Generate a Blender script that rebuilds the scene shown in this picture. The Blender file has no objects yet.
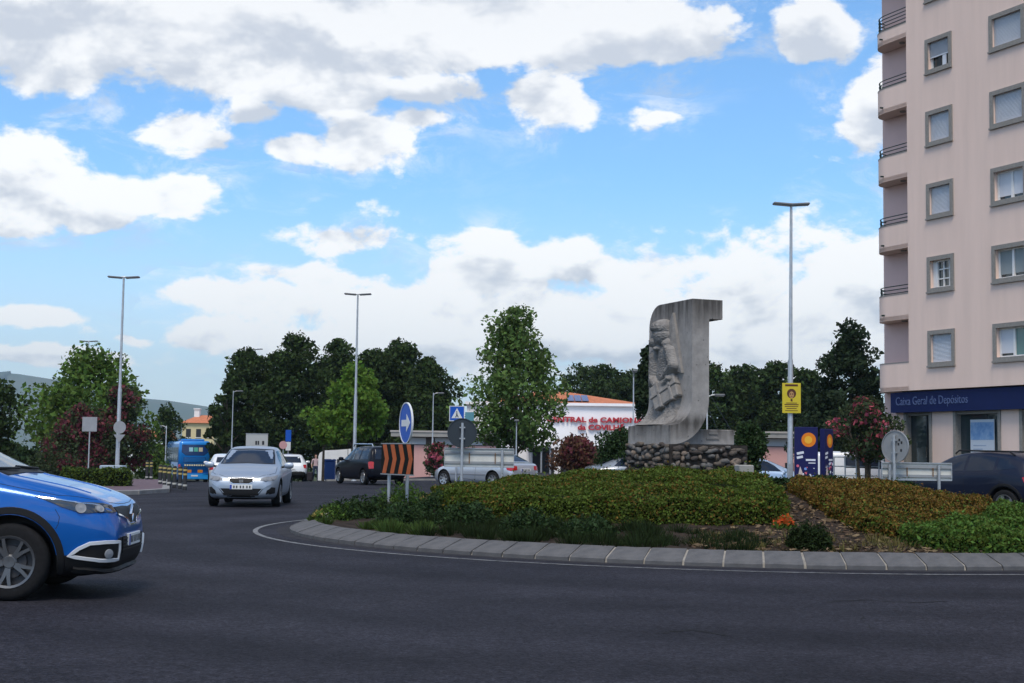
import bpy, bmesh, math, random
import numpy as np
from mathutils import Vector, Matrix
from mathutils.bvhtree import BVHTree

# ------------------------------------------------------------------ camera, world, sun, exposure
sc = bpy.context.scene
col = sc.collection
R = math.radians
F = 1422.2
CAMZ = 1.32
PITCH = math.atan(112.5 / F)
ROLL = 0.0133
cd = bpy.data.cameras.new('camera'); cam = bpy.data.objects.new('camera', cd); col.objects.link(cam)
cd.sensor_width = 36; cd.lens = 36 * F / 1024; cd.clip_start = 0.1; cd.clip_end = 40000
cam.matrix_world = Matrix.Translation((0, 0, CAMZ)) @ Matrix.Rotation(R(90) + PITCH, 4, 'X') @ Matrix.Rotation(ROLL, 4, 'Z')
sc.camera = cam
sc.view_settings.view_transform = 'Standard'; sc.view_settings.look = 'None'
sc.view_settings.exposure = 0.12; sc.view_settings.gamma = 1
sc.view_settings.use_curve_mapping = False
sc.cycles.max_bounces = 5; sc.cycles.diffuse_bounces = 2; sc.cycles.transparent_max_bounces = 8
sc.cycles.volume_bounces = 0

SUN_EL, SUN_AZ = 59, 188          # azimuth clockwise from +Y
sd = bpy.data.lights.new('sun', 'SUN'); sun = bpy.data.objects.new('sun', sd); col.objects.link(sun)
sd.energy = 2.6; sd.angle = R(22); sd.color = (1, .90, .77)
sdir = Vector((math.sin(R(SUN_AZ)) * math.cos(R(SUN_EL)), math.cos(R(SUN_AZ)) * math.cos(R(SUN_EL)), math.sin(R(SUN_EL))))
sun.rotation_euler = sdir.to_track_quat('Z', 'Y').to_euler()
sun.location = (20, -20, 60)

def ray(px, py):
    u, v = (px - 512) / F, (341.5 - py) / F
    u, v = u * math.cos(ROLL) - v * math.sin(ROLL), u * math.sin(ROLL) + v * math.cos(ROLL)
    return Vector((u, math.cos(PITCH) - v * math.sin(PITCH), math.sin(PITCH) + v * math.cos(PITCH)))
def at(px, py, Y):
    d = ray(px, py); k = Y / d.y
    return Vector((d.x * k, Y, CAMZ + d.z * k))
def gx(px, Y): return at(px, 472, Y).x
def zt(px, py, Y): return at(px, py, Y).z

def build_world():
    w = bpy.data.worlds.new('World'); sc.world = w; w.use_nodes = True
    nt = w.node_tree; nt.nodes.clear(); N = nt.nodes.new; L = nt.links.new
    def M(op, a, b=None, c=None, clamp=False):
        n = N('ShaderNodeMath'); n.operation = op; n.use_clamp = clamp
        for i, x in enumerate((a, b, c)):
            if x is None: continue
            if isinstance(x, (int, float)): n.inputs[i].default_value = x
            else: L(x, n.inputs[i])
        return n.outputs[0]
    def V(op, a, b=None):
        n = N('ShaderNodeVectorMath'); n.operation = op
        for i, x in enumerate((a, b)):
            if x is None: continue
            if isinstance(x, tuple): n.inputs[i].default_value = x
            else: L(x, n.inputs[i])
        return n
    def ss(x, a, b):
        n = N('ShaderNodeMapRange'); n.interpolation_type = 'SMOOTHSTEP'
        L(x, n.inputs[0]); n.inputs[1].default_value = a; n.inputs[2].default_value = b
        return n.outputs[0]
    sky = N('ShaderNodeTexSky'); sky.sky_type = 'NISHITA'; sky.sun_disc = False
    sky.sun_elevation = R(SUN_EL); sky.sun_rotation = R(SUN_AZ); sky.altitude = 500
    sky.air_density = 1.0; sky.dust_density = 0.7; sky.ozone_density = 1.6
    tc = N('ShaderNodeTexCoord'); d = V('NORMALIZE', tc.outputs['Generated']).outputs[0]
    sp = N('ShaderNodeSeparateXYZ'); L(d, sp.inputs[0])
    az = M('ARCTAN2', sp.outputs[0], sp.outputs[1]); el = M('ARCSINE', sp.outputs[2])
    cb = N('ShaderNodeCombineXYZ'); L(az, cb.inputs[0]); L(el, cb.inputs[1]); ae = cb.outputs[0]
    def noise(vec, scale, det, rough=.55, lac=2.0, dist=0.0):
        n = N('ShaderNodeTexNoise'); n.inputs['Scale'].default_value = scale; n.inputs['Detail'].default_value = det
        n.inputs['Roughness'].default_value = rough; n.inputs['Lacunarity'].default_value = lac; n.inputs['Distortion'].default_value = dist
        L(vec, n.inputs['Vector']); return n.outputs['Fac']
    st = V('MULTIPLY', d, (1, 1, 1.7)).outputs[0]
    n1 = noise(st, 11, 9, .58, 2.1, .15)
    up = V('ADD', st, (0.0, 0.0, .035)).outputs[0]
    n2 = noise(up, 11, 4, .55, 2.1, .15)
    # cumulus banks, each a soft ellipse in azimuth / elevation
    B = [(120,10,210,62),(330,8,170,58),(60,62,130,40),(230,62,120,40),(480,-4,190,46),(600,38,105,38),(680,40,70,36),(540,100,46,27),
         (365,140,60,28),(420,120,38,18),(165,135,66,26),(250,120,28,16),(285,150,38,16),(330,92,70,20),(205,150,50,15),(430,95,55,16),(660,118,34,13),
         (25,172,72,44),(60,205,90,30),(165,193,54,25),(15,228,52,16),
         (812,36,46,27),(862,112,34,38),(905,60,40,24),
         (338,240,56,25),(335,280,84,17),(195,293,46,14),(290,306,80,22),(385,300,90,26),
         (500,276,84,36),(585,270,92,34),(665,278,92,40),(735,288,80,30),(860,262,72,46),(930,250,90,60),(580,318,300,36),(800,318,150,40),
         (20,322,46,10),(205,336,52,15),(120,338,30,9),(330,345,120,22),(560,355,320,28),(820,352,170,30),(60,362,110,11)]
    f = None; v = None; wsum = None
    wn = N('ShaderNodeTexNoise'); wn.inputs['Scale'].default_value = 9; wn.inputs['Detail'].default_value = 4; wn.inputs['Roughness'].default_value = .6
    L(V('MULTIPLY', d, (1, 1, 1.5)).outputs[0], wn.inputs['Vector'])
    aw = V('ADD', ae, V('MULTIPLY', V('SUBTRACT', wn.outputs['Color'], (.5, .5, .5)).outputs[0], (.055, .032, 0)).outputs[0]).outputs[0]
    for bx, by, rx, ry in B:
        r0 = ray(bx, by).normalized(); a0, e0 = math.atan2(r0.x, r0.y), math.asin(r0.z)
        q = V('MULTIPLY', V('SUBTRACT', aw, (a0, e0, 0)).outputs[0], (F / rx * .9, F / ry * .9, 0)).outputs[0]
        g = M('SUBTRACT', 1.0, V('LENGTH', q).outputs['Value'])
        s = N('ShaderNodeSeparateXYZ'); L(q, s.inputs[0]); vy = s.outputs[1]
        wi = M('POWER', M('MAXIMUM', M('ADD', g, .35), .001), 3.0); wv = M('MULTIPLY', wi, vy)
        if f is None: f, v, wsum = g, wv, wi
        else: f, v, wsum = M('SMOOTH_MAX', f, g, .25), M('ADD', v, wv), M('ADD', wsum, wi)
    v = M('DIVIDE', v, wsum)
    # beyond the banks in view the same kind of broken cumulus goes on all round
    low = noise(V('MULTIPLY', d, (1, 1, 1.9)).outputs[0], 3.6, 2, .5)
    fo = M('MULTIPLY', M('SUBTRACT', low, .5), 5.0)
    win = M('MULTIPLY', ss(M('ABSOLUTE', az), .52, .38), ss(el, .46, .33))
    ff = M('MAXIMUM', f, -.75)
    fld = M('ADD', M('MULTIPLY', ff, win), M('MULTIPLY', fo, M('SUBTRACT', 1.0, win)))
    vo = M('MULTIPLY', M('SUBTRACT', n1, n2), 4.0)
    vv = M('ADD', M('MULTIPLY', v, win), M('MULTIPLY', vo, M('SUBTRACT', 1.0, win)))
    tot = M('ADD', fld, M('MULTIPLY', M('SUBTRACT', n1, .5), 3.7))
    dens = ss(tot, .02, .38)
    thick = ss(tot, .25, 1.3)
    # thin torn wisps round the banks
    wf = noise(V('MULTIPLY', d, (1, 1, 2.2)).outputs[0], 15, 9, .68, 2.2, .5)
    wisp = M('MULTIPLY', M('MULTIPLY', ss(wf, .47, .72), ss(M('ADD', fld, M('MULTIPLY', n1, .8)), -.55, .35)), .55)
    dens = M('MAXIMUM', dens, wisp)
    # sunlit tops, grey undersides
    lit = M('ADD', M('ADD', M('MULTIPLY', vv, .55), M('MULTIPLY', M('SUBTRACT', n1, n2), 5.4)), M('MULTIPLY', thick, -.45))
    lit = M('ADD', lit, M('MULTIPLY', ss(el, .20, .10), .22))
    litf = ss(lit, -1.0, .10)
    hi = ss(el, .16, .34)                       # overhead we see the flat grey bases
    litf = M('MULTIPLY', litf, M('SUBTRACT', 1.0, M('MULTIPLY', hi, .35)))
    cm = N('ShaderNodeMix'); cm.data_type = 'RGBA'; L(litf, cm.inputs[0])
    cm.inputs[6].default_value = (.62, .66, .735, 1); cm.inputs[7].default_value = (1.12, 1.11, 1.09, 1)
    skm = V('MULTIPLY', sky.outputs[0], (.114, .164, .196)).outputs[0]
    # thin veil near the horizon
    veil = M('MULTIPLY', ss(el, .20, .0), .78)
    vm = N('ShaderNodeMix'); vm.data_type = 'RGBA'; L(veil, vm.inputs[0]); L(skm, vm.inputs[6]); vm.inputs[7].default_value = (.80, .86, .92, 1)
    mx = N('ShaderNodeMix'); mx.data_type = 'RGBA'; L(M('MULTIPLY', dens, .97), mx.inputs[0]); L(vm.outputs[2], mx.inputs[6]); L(cm.outputs[2], mx.inputs[7])
    # the Background keeps a small strength like the bare sky's; the colour above is brought to that scale
    bg = N('ShaderNodeBackground'); bg.inputs[1].default_value = .1
    L(V('MULTIPLY', mx.outputs[2], (10, 10, 10)).outputs[0], bg.inputs[0])
    out = N('ShaderNodeOutputWorld'); L(bg.outputs[0], out.inputs[0])
    w.cycles.sampling_method = 'MANUAL'; w.cycles.sample_map_resolution = 512
build_world()

# ------------------------------------------------------------------ helpers
rng = np.random.default_rng(7); random.seed(7)
def ss1(a, b, x):
    t = min(1, max(0, (x - a) / (b - a))); return t * t * (3 - 2 * t)
def g(x, y):
    """height of the ground"""
    z = -1.3 * ss1(50, 115, y) * ss1(2, -20, x)
    z += .32 * ss1(37, 46, y) * ss1(6, 10, x) * (1 - ss1(52, 57, y) * ss1(13.6, 12.9, x))
    z -= .42 * ss1(50, 57, y) * ss1(2, 5, x) * ss1(14, 12.5, x)
    return z

MATS = {}
def new_mat(name):
    m = bpy.data.materials.new(name); m.use_nodes = True; MATS[name] = m
    return m, m.node_tree, m.node_tree.nodes['Principled BSDF']
def mat(name, c, rough=.6, metal=0, var=.0, scale=8, bump=0, bscale=40, coat=0, spec=.18, c2=None, emit=None, island=0.0, trans=0.0, detail=4, stretch=None):
    if name in MATS: return MATS[name]
    m, nt, b = new_mat(name); N = nt.nodes.new; L = nt.links.new
    b.inputs['Roughness'].default_value = rough; b.inputs['Metallic'].default_value = metal
    b.inputs['Coat Weight'].default_value = coat; b.inputs['Coat Roughness'].default_value = .04
    b.inputs['Specular IOR Level'].default_value = spec
    b.inputs['Base Color'].default_value = (*c, 1)
    src = None
    tc = N('ShaderNodeTexCoord')
    if var or c2:
        n = N('ShaderNodeTexNoise'); n.inputs['Scale'].default_value = scale; n.inputs['Detail'].default_value = detail; n.inputs['Roughness'].default_value = .62
        if stretch:
            mp = N('ShaderNodeMapping'); mp.inputs['Scale'].default_value = stretch; L(tc.outputs['Object'], mp.inputs[0]); L(mp.outputs[0], n.inputs['Vector'])
        else: L(tc.outputs['Object'], n.inputs['Vector'])
        r = N('ShaderNodeValToRGB'); L(n.outputs['Fac'], r.inputs[0])
        e = r.color_ramp.elements; e[0].position = .32; e[1].position = .68
        a = c2 if c2 else tuple(x * (1 - var) for x in c); bb = c if c2 else tuple(min(1, x * (1 + var)) for x in c)
        e[0].color = (*a, 1); e[1].color = (*bb, 1)
        src = r.outputs[0]
    if island:
        ge = N('ShaderNodeNewGeometry'); hs = N('ShaderNodeHueSaturation')
        mr = N('ShaderNodeMapRange'); L(ge.outputs['Random Per Island'], mr.inputs[0]); mr.inputs[3].default_value = 1 - island; mr.inputs[4].default_value = 1 + island
        L(mr.outputs[0], hs.inputs['Value'])
        mh = N('ShaderNodeMath'); mh.operation = 'MULTIPLY_ADD'; L(ge.outputs['Random Per Island'], mh.inputs[0]); mh.inputs[1].default_value = .035; mh.inputs[2].default_value = .4825
        L(mh.outputs[0], hs.inputs['Hue'])
        if src: L(src, hs.inputs['Color'])
        else: hs.inputs['Color'].default_value = (*c, 1)
        src = hs.outputs[0]
    if src: L(src, b.inputs['Base Color'])
    if bump:
        n = N('ShaderNodeTexNoise'); n.inputs['Scale'].default_value = bscale; n.inputs['Detail'].default_value = 5
        L(tc.outputs['Object'], n.inputs['Vector'])
        bp = N('ShaderNodeBump'); bp.inputs['Strength'].default_value = bump; bp.inputs['Distance'].default_value = .02
        L(n.outputs['Fac'], bp.inputs['Height']); L(bp.outputs[0], b.inputs['Normal'])
    if emit: b.inputs['Emission Color'].default_value = (*emit[:3], 1); b.inputs['Emission Strength'].default_value = emit[3]
    if trans:
        tr = N('ShaderNodeBsdfTranslucent'); mxs = N('ShaderNodeMixShader'); mxs.inputs[0].default_value = trans
        if src: L(src, tr.inputs[0])
        else: tr.inputs[0].default_value = (*c, 1)
        L(b.outputs[0], mxs.inputs[1]); L(tr.outputs[0], mxs.inputs[2]); L(mxs.outputs[0], nt.nodes['Material Output'].inputs[0])
    return m

class MB:
    def __init__(s): s.v = []; s.f = []
    def add(s, vs, fs, M=None):
        o = len(s.v)
        s.v += [tuple(M @ Vector(p)) if M is not None else tuple(p) for p in vs]
        s.f += [tuple(i + o for i in f) for f in fs]; return s
    def box(s, x0, x1, y0, y1, z0, z1, M=None, ch=0):
        if ch:
            c = ch; vs = []; 
            for sx, x, ix in ((0, x0, 1), (1, x1, -1)):
                for y, iy in ((y0, 1), (y1, -1)):
                    for z, iz in ((z0, 1), (z1, -1)):
                        vs += [(x + ix*c, y + iy*c, z), (x + ix*c, y, z + iz*c), (x, y + iy*c, z + iz*c)]
            bm = bmesh.new()
            for p in vs: bm.verts.new(p)
            bmesh.ops.convex_hull(bm, input=bm.verts); bm.verts.index_update()
            s.add([v.co.copy() for v in bm.verts], [[v.index for v in f.verts] for f in bm.faces], M); bm.free(); return s
        return s.add([(x0,y0,z0),(x1,y0,z0),(x1,y1,z0),(x0,y1,z0),(x0,y0,z1),(x1,y0,z1),(x1,y1,z1),(x0,y1,z1)],
                     [(0,3,2,1),(4,5,6,7),(0,1,5,4),(1,2,6,5),(2,3,7,6),(3,0,4,7)], M)
    def tube(s, pts, r, n=8, cap=True, M=None):
        pts = [Vector(p) for p in pts]; k = len(pts)
        rs = r if isinstance(r, (list, tuple)) else [r] * k
        vs, fs = [], []
        up = None
        for i, p in enumerate(pts):
            t = (pts[min(i+1, k-1)] - pts[max(i-1, 0)]).normalized()
            if up is None: up = Vector((0, 0, 1)) if abs(t.z) < .9 else Vector((1, 0, 0))
            a = (up - t * up.dot(t)).normalized(); b = t.cross(a); up = a
            for j in range(n):
                th = 2 * math.pi * j / n
                vs.append(p + (a * math.cos(th) + b * math.sin(th)) * rs[i])
        for i in range(k - 1):
            for j in range(n):
                fs.append((i*n + j, i*n + (j+1) % n, (i+1)*n + (j+1) % n, (i+1)*n + j))
        if cap: fs += [tuple(range(n-1, -1, -1)), tuple((k-1)*n + j for j in range(n))]
        return s.add(vs, fs, M)
    def lathe(s, prof, n=24, axis='Z', M=None, closed=False):
        vs, fs = [], []; k = len(prof)
        for j in range(n):
            th = 2 * math.pi * j / n; c, q = math.cos(th), math.sin(th)
            for r, z in prof:
                vs.append({'Z': (r*c, r*q, z), 'Y': (r*c, z, r*q), 'X': (z, r*c, r*q)}[axis])
        for j in range(n):
            j2 = (j + 1) % n
            for i in range(k if closed else k - 1):
                i2 = (i + 1) % k
                fs.append((j*k + i, j2*k + i, j2*k + i2, j*k + i2))
        return s.add(vs, fs, M)
    def prism(s, poly, z0, z1, M=None):
        n = len(poly)
        vs = [(x, y, z0) for x, y in poly] + [(x, y, z1) for x, y in poly]
        return s.add(vs, [tuple(range(n-1, -1, -1)), tuple(range(n, 2*n))] + [(i, (i+1) % n, (i+1) % n + n, i + n) for i in range(n)], M)
    def mesh(s, name, m, smooth=False, fix=True):
        me = bpy.data.meshes.new(name); me.from_pydata(s.v, [], s.f); me.validate()
        if fix:
            bm = bmesh.new(); bm.from_mesh(me); bmesh.ops.recalc_face_normals(bm, faces=bm.faces); bm.to_mesh(me); bm.free()
        if m: me.materials.append(m)
        if smooth:
            me.polygons.foreach_set('use_smooth', [True] * len(me.polygons))
            if smooth != 'all':
                bm = bmesh.new(); bm.from_mesh(me)
                for e in bm.edges:
                    if len(e.link_faces) == 2 and e.calc_face_angle(0) > R(38): e.smooth = False
                bm.to_mesh(me); bm.free()
        return me
    def build(s, name, m, parent=None, smooth=False): return link(name, s.mesh(name, m, smooth), parent)

def link(name, data, parent=None):
    o = bpy.data.objects.new(name, data); col.objects.link(o)
    if parent is not None: o.parent = parent
    return o
def tag(o, label, cat, group=None, kind=None):
    if label: o['label'] = label
    if cat: o['category'] = cat
    if group: o['group'] = group
    if kind: o['kind'] = kind
    return o
def thing(name, label, cat, loc=(0, 0, 0), rz=0, group=None):
    o = link(name, None); o.location = loc; o.rotation_euler = (0, 0, rz); o.empty_display_size = .2
    return tag(o, label, cat, group)
def struct(o): o['kind'] = 'structure'; return o
KIDS = {}
def copy_tree(o, parent=None):
    c = o.copy(); col.objects.link(c); c.parent = parent
    for ch in [x for x in bpy.data.objects if x.parent == o]: copy_tree(ch, c)
    return c
def np_mesh(name, V, Fq, m):
    me = bpy.data.meshes.new(name); nv, nf = len(V), len(Fq)
    me.vertices.add(nv); me.vertices.foreach_set('co', np.asarray(V, np.float32).ravel())
    k = Fq.shape[1]
    me.loops.add(nf * k); me.loops.foreach_set('vertex_index', Fq.astype(np.int32).ravel())
    me.polygons.add(nf); me.polygons.foreach_set('loop_start', np.arange(0, nf * k, k, dtype=np.int32))
    me.update(calc_edges=True)
    for x in (m if isinstance(m, list) else [m]): me.materials.append(x)
    return me
def leaves(P, size, r=rng, flat=0.0, aspect=.62, nrm=None, nb=.0):
    """kite-shaped leaf faces at points P"""
    n = len(P)
    d = r.normal(size=(n, 3)); d[:, 2] *= (1 - flat)
    d /= np.linalg.norm(d, axis=1)[:, None] + 1e-9
    q = r.normal(size=(n, 3))
    if nrm is not None: q = q * (1 - nb) + nrm * nb * 2
    b = np.cross(d, q); b /= np.linalg.norm(b, axis=1)[:, None] + 1e-9
    s = (size * (r.uniform(0, 1, n)**1.5*1.35 + .5))[:, None]
    V = np.stack([P - d * s * .5, P + b * s * aspect * .5 - d * s * .05, P + d * s * .5, P - b * s * aspect * .5 - d * s * .05], 1).reshape(-1, 3)
    return V, np.arange(4 * n).reshape(-1, 4)
def text(name, s, size, m, parent, M, ext=.01, align='LEFT', bold=0.0, sx=1.0):
    cu = bpy.data.curves.new(name, 'FONT'); cu.body = s; cu.size = size; cu.extrude = ext; cu.align_x = align; cu.offset = bold
    cu.resolution_u = 3
    t = bpy.data.objects.new(name, cu); col.objects.link(t)
    dg = bpy.context.evaluated_depsgraph_get(); me = bpy.data.meshes.new_from_object(t.evaluated_get(dg))
    bpy.data.objects.remove(t); me.materials.clear(); me.materials.append(m)
    me.transform(M @ Matrix.Diagonal((sx, 1, 1, 1)))
    o = link(name, me, parent); return o
def in_poly(P, poly):
    x, y = P[:, 0], P[:, 1]; ins = np.zeros(len(P), bool); n = len(poly)
    for i in range(n):
        x1, y1 = poly[i]; x2, y2 = poly[(i+1) % n]
        c = ((y1 > y) != (y2 > y)) & (x < (x2 - x1) * (y - y1) / (y2 - y1 + 1e-12) + x1); ins ^= c
    return ins

# common materials
STEEL = mat('galvanised_steel', (.42, .44, .46), .45, .55, var=.12, scale=6)
PLASTIC = mat('black_plastic', (.012, .012, .013), .55, spec=.2)
RUBBER = mat('rubber', (.014, .014, .015), .9, var=.2, scale=30, spec=.12)
GLASS = mat('tinted_glass', (.013, .020, .036), .08, spec=.24)
CHROME = mat('chrome', (.75, .76, .78), .12, 1.0)
ALLOY = mat('alloy', (.46, .47, .49), .3, .85)
BARK = mat('bark', (.085, .066, .05), .9, var=.35, scale=5, bump=.5, bscale=22)
WHITEP = mat('white_paint', (.74, .74, .73), .5, var=.06, scale=3)
# ------------------------------------------------------------------ ground, roads, roundabout island
CX, CY, RK = 4.25, 25.05, 8.0
def sheet(name, xs, ys, zf, m, inside=None):
    nx, ny = len(xs), len(ys)
    V = [(x, y, zf(x, y)) for y in ys for x in xs]
    Fs = []
    for j in range(ny - 1):
        for i in range(nx - 1):
            if inside and not inside((xs[i] + xs[i+1]) / 2, (ys[j] + ys[j+1]) / 2): continue
            Fs.append((j*nx + i, j*nx + i + 1, (j+1)*nx + i + 1, (j+1)*nx + i))
    me = bpy.data.meshes.new(name); me.from_pydata(V, [], Fs); me.materials.append(m)
    me.polygons.foreach_set('use_smooth', [True] * len(me.polygons))
    return struct(link(name, me))
dirt = mat('dry_ground', (.075, .085, .045), .95, c2=(.04, .055, .025), scale=.06, spec=.1)
xs = sorted(set([-9000, -5000, -2500, -1200, -600, -300, -160] + [i * 5 for i in range(-20, 21)] + [160, 300, 600, 1200, 2500, 5000, 9000]))
ys = sorted(set([-600, -200, -60] + [i * 4 for i in range(-8, 36)] + [160, 220, 320, 600, 1200, 2500, 5000, 12000]))
sheet('ground', xs, ys, lambda x, y: g(x, y) - .05 - (12 * ss1(130, 600, y)), dirt)

def asphalt():
    m, nt, b = new_mat('asphalt'); N = nt.nodes.new; L = nt.links.new
    tc = N('ShaderNodeTexCoord')
    def nz(s, d, r=.6):
        n = N('ShaderNodeTexNoise'); n.inputs['Scale'].default_value = s; n.inputs['Detail'].default_value = d; n.inputs['Roughness'].default_value = r
        L(tc.outputs['Object'], n.inputs['Vector']); return n.outputs['Fac']
    def ramp(x, a, ca, bb, cb):
        r = N('ShaderNodeValToRGB'); L(x, r.inputs[0]); e = r.color_ramp.elements
        e[0].position = a; e[1].position = bb; e[0].color = (*ca, 1); e[1].color = (*cb, 1); return r.outputs[0]
    def mul(a, c, fac=1.0):
        x = N('ShaderNodeMix'); x.data_type = 'RGBA'; x.blend_type = 'MULTIPLY'; x.inputs[0].default_value = fac; L(a, x.inputs[6]); L(c, x.inputs[7]); return x.outputs[2]
    base = ramp(nz(.35, 4), .3, (.0135, .0132, .0172), .7, (.0275, .0268, .0340))
    vo = N('ShaderNodeTexVoronoi'); vo.inputs['Scale'].default_value = 62; L(tc.outputs['Object'], vo.inputs['Vector'])
    sv = N('ShaderNodeSeparateColor'); L(vo.outputs['Color'], sv.inputs[0])
    grain = ramp(sv.outputs[0], .0, (.52, .52, .52), 1.0, (1.5, 1.5, 1.52))
    c = mul(base, grain)
    c = mul(c, ramp(nz(16, 8, .8), .30, (.35, .35, .35), .70, (1.75, 1.75, 1.78)))
    c = mul(c, ramp(nz(3.2, 6, .7), .30, (.8, .8, .8), .70, (1.2, 1.2, 1.2)))
    # polished wheel tracks worn round the island
    sx = N('ShaderNodeVectorMath'); sx.operation = 'SUBTRACT'; L(tc.outputs['Object'], sx.inputs[0]); sx.inputs[1].default_value = (CX, CY, 0)
    ln = N('ShaderNodeVectorMath'); ln.operation = 'LENGTH'; L(sx.outputs[0], ln.inputs[0])
    wv = N('ShaderNodeMath'); wv.operation = 'SINE'; ml = N('ShaderNodeMath'); ml.operation = 'MULTIPLY_ADD'; L(ln.outputs['Value'], ml.inputs[0]); ml.inputs[1].default_value = 3.3; L(nz(.2, 2), ml.inputs[2]); L(ml.outputs[0], wv.inputs[0])
    mr = N('ShaderNodeMapRange'); L(wv.outputs[0], mr.inputs[0]); mr.inputs[1].default_value = -1; mr.inputs[3].default_value = .84; mr.inputs[4].default_value = 1.16
    cc = N('ShaderNodeCombineColor'); [L(mr.outputs[0], cc.inputs[i]) for i in range(3)]
    c = mul(c, cc.outputs[0])
    stain = ramp(nz(1.1, 5, .7), .26, (.66, .66, .66), .40, (1, 1, 1))
    c = mul(c, stain)
    L(c, b.inputs['Base Color'])
    b.inputs['Roughness'].default_value = .8; b.inputs['Specular IOR Level'].default_value = .10
    bp = N('ShaderNodeBump'); bp.inputs['Strength'].default_value = .55; bp.inputs['Distance'].default_value = .012
    L(vo.outputs['Distance'], bp.inputs['Height']); L(bp.outputs[0], b.inputs['Normal'])
    return m
ASPH = asphalt()
LEFT_PAVE = [(-60, 36), (-11.6, 40.4), (-10.9, 41.6), (-10.6, 44.0), (-12.5, 52), (-17, 70), (-29, 106), (-70, 106)]
rx = sorted(set([-60, -50, -40] + [i * 2.5 for i in range(-12, 13)] + [40, 50, 60]))
ry = [-30, -15, 0] + [i * 3.0 for i in range(3, 42)]
sheet('road', rx, ry, lambda x, y: g(x, y), ASPH)

# white edge line round the island
def ring(name, r0, r1, z0, z1, m, a0=0, a1=2*math.pi, n=160, c=(CX, CY)):
    V, Fs = [], []
    for i in range(n + 1):
        a = a0 + (a1 - a0) * i / n
        V += [(c[0] + r0*math.cos(a), c[1] + r0*math.sin(a), z0), (c[0] + r1*math.cos(a), c[1] + r1*math.sin(a), z1)]
    for i in range(n): Fs.append((2*i, 2*i + 1, 2*i + 3, 2*i + 2))
    me = bpy.data.meshes.new(name); me.from_pydata(V, [], Fs); me.materials.append(m)
    me.polygons.foreach_set('use_smooth', [True] * len(me.polygons))
    return link(name, me)
def worn_line():
    m, nt, b = new_mat('worn_road_paint'); N = nt.nodes.new; L = nt.links.new
    tc = N('ShaderNodeTexCoord'); n = N('ShaderNodeTexNoise'); n.inputs['Scale'].default_value = 9; n.inputs['Detail'].default_value = 8; n.inputs['Roughness'].default_value = .75
    L(tc.outputs['Object'], n.inputs['Vector'])
    r = N('ShaderNodeValToRGB'); L(n.outputs['Fac'], r.inputs[0]); e = r.color_ramp.elements
    e[0].position = .40; e[0].color = (.06, .06, .062, 1); e[1].position = .56; e[1].color = (.20, .20, .20, 1)
    L(r.outputs[0], b.inputs['Base Color']); b.inputs['Roughness'].default_value = .8
    return m
LINE = worn_line()
struct(ring('road_edge_line', RK + .52, RK + .60, .005, .005, LINE))
gutter = mat('gutter_dust', (.040, .038, .040), .95, c2=(.024, .024, .03), scale=3, spec=.1)
struct(ring('gutter', RK - .02, RK + .22, .004, .003, gutter))

# stone kerb: single sloping stones with mortar between
kerb_m = mat('kerb_stone', (.118, .115, .116), .85, var=.22, scale=7, bump=.35, bscale=60, c2=(.085, .085, .088))
mortar = mat('kerb_mortar', (.27, .25, .22), .9, var=.2, scale=10)
kerb = thing('kerb', None, None, (CX, CY, 0)); kerb['kind'] = 'structure'
o = ring('mortar_bed', RK - .052, RK - .40, .064, .170, mortar, c=(0, 0)); o.parent = kerb
o = ring('mortar_face', RK - .006, RK - .052, -.02, .064, mortar, c=(0, 0)); o.parent = kerb
NS = 104; dth = 2 * math.pi / NS; gap = .014 / RK
def kerb_mesh(sd):
    r = random.Random(sd); b = MB(); k = 3
    prof = [(RK, -.04), (RK, .05), (RK - .05, .075), (RK - .37, .178), (RK - .42, .183), (RK - .42, -.04)]
    ids = []
    for i in range(k + 1):
        a = -dth/2 + gap + (dth - 2*gap) * i / k
        for rr, z in prof: b.v.append((rr*math.cos(a), rr*math.sin(a), z + (r.uniform(-.003, .003) if z > 0 else 0)))
    n = len(prof)
    for i in range(k):
        for j in range(n): b.f.append((i*n + j, i*n + (j+1) % n, (i+1)*n + (j+1) % n, (i+1)*n + j))
    b.f += [tuple(range(n)), tuple(k*n + j for j in reversed(range(n)))]
    return b.mesh('kerb_stone', kerb_m)
km = [kerb_mesh(i) for i in range(5)]
for i in range(NS):
    o = link('kerb_stone', km[random.randrange(5)], kerb); o.rotation_euler = (random.uniform(-.0004, .0004), random.uniform(-.0004, .0004), i * dth + random.uniform(-.0006, .0006))
    o.location.z = random.uniform(-.001, .004)

def mound(x, y):
    r = math.hypot(x - CX, y - CY); t = ss1(8.0, 1.2, r)
    return .15 + .56 * t
def mnd(P):
    r = np.hypot(P[:, 0] - CX, P[:, 1] - CY); t = np.clip((8.0 - r) / 6.8, 0, 1); return .15 + .56 * t * t * (3 - 2 * t)
soil_m = mat('planting_soil', (.050, .038, .030), .95, c2=(.022, .018, .016), scale=5, bump=.9, bscale=14, spec=.05)
V, Fs = [(0, 0, mound(CX, CY) + 0)], []
nr, na = 40, 120
for i in range(1, nr + 1):
    r = (RK - .40) * i / nr
    for j in range(na):
        a = 2*math.pi*j/na; x, y = r*math.cos(a), r*math.sin(a)
        V.append((x, y, mound(CX + x, CY + y) + (random.uniform(-.03, .03) if i < nr else 0)))
for j in range(na): Fs.append((0, 1 + j, 1 + (j+1) % na))
for i in range(nr - 1):
    for j in range(na):
        a, b2 = 1 + i*na + j, 1 + i*na + (j+1) % na; Fs.append((a, a + na, b2 + na, b2))
me = bpy.data.meshes.new('island_soil'); me.from_pydata(V, [], Fs); me.materials.append(soil_m)
me.polygons.foreach_set('use_smooth', [True] * len(me.polygons))
o = struct(link('island_soil', me)); o.location = (CX, CY, 0)

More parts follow.
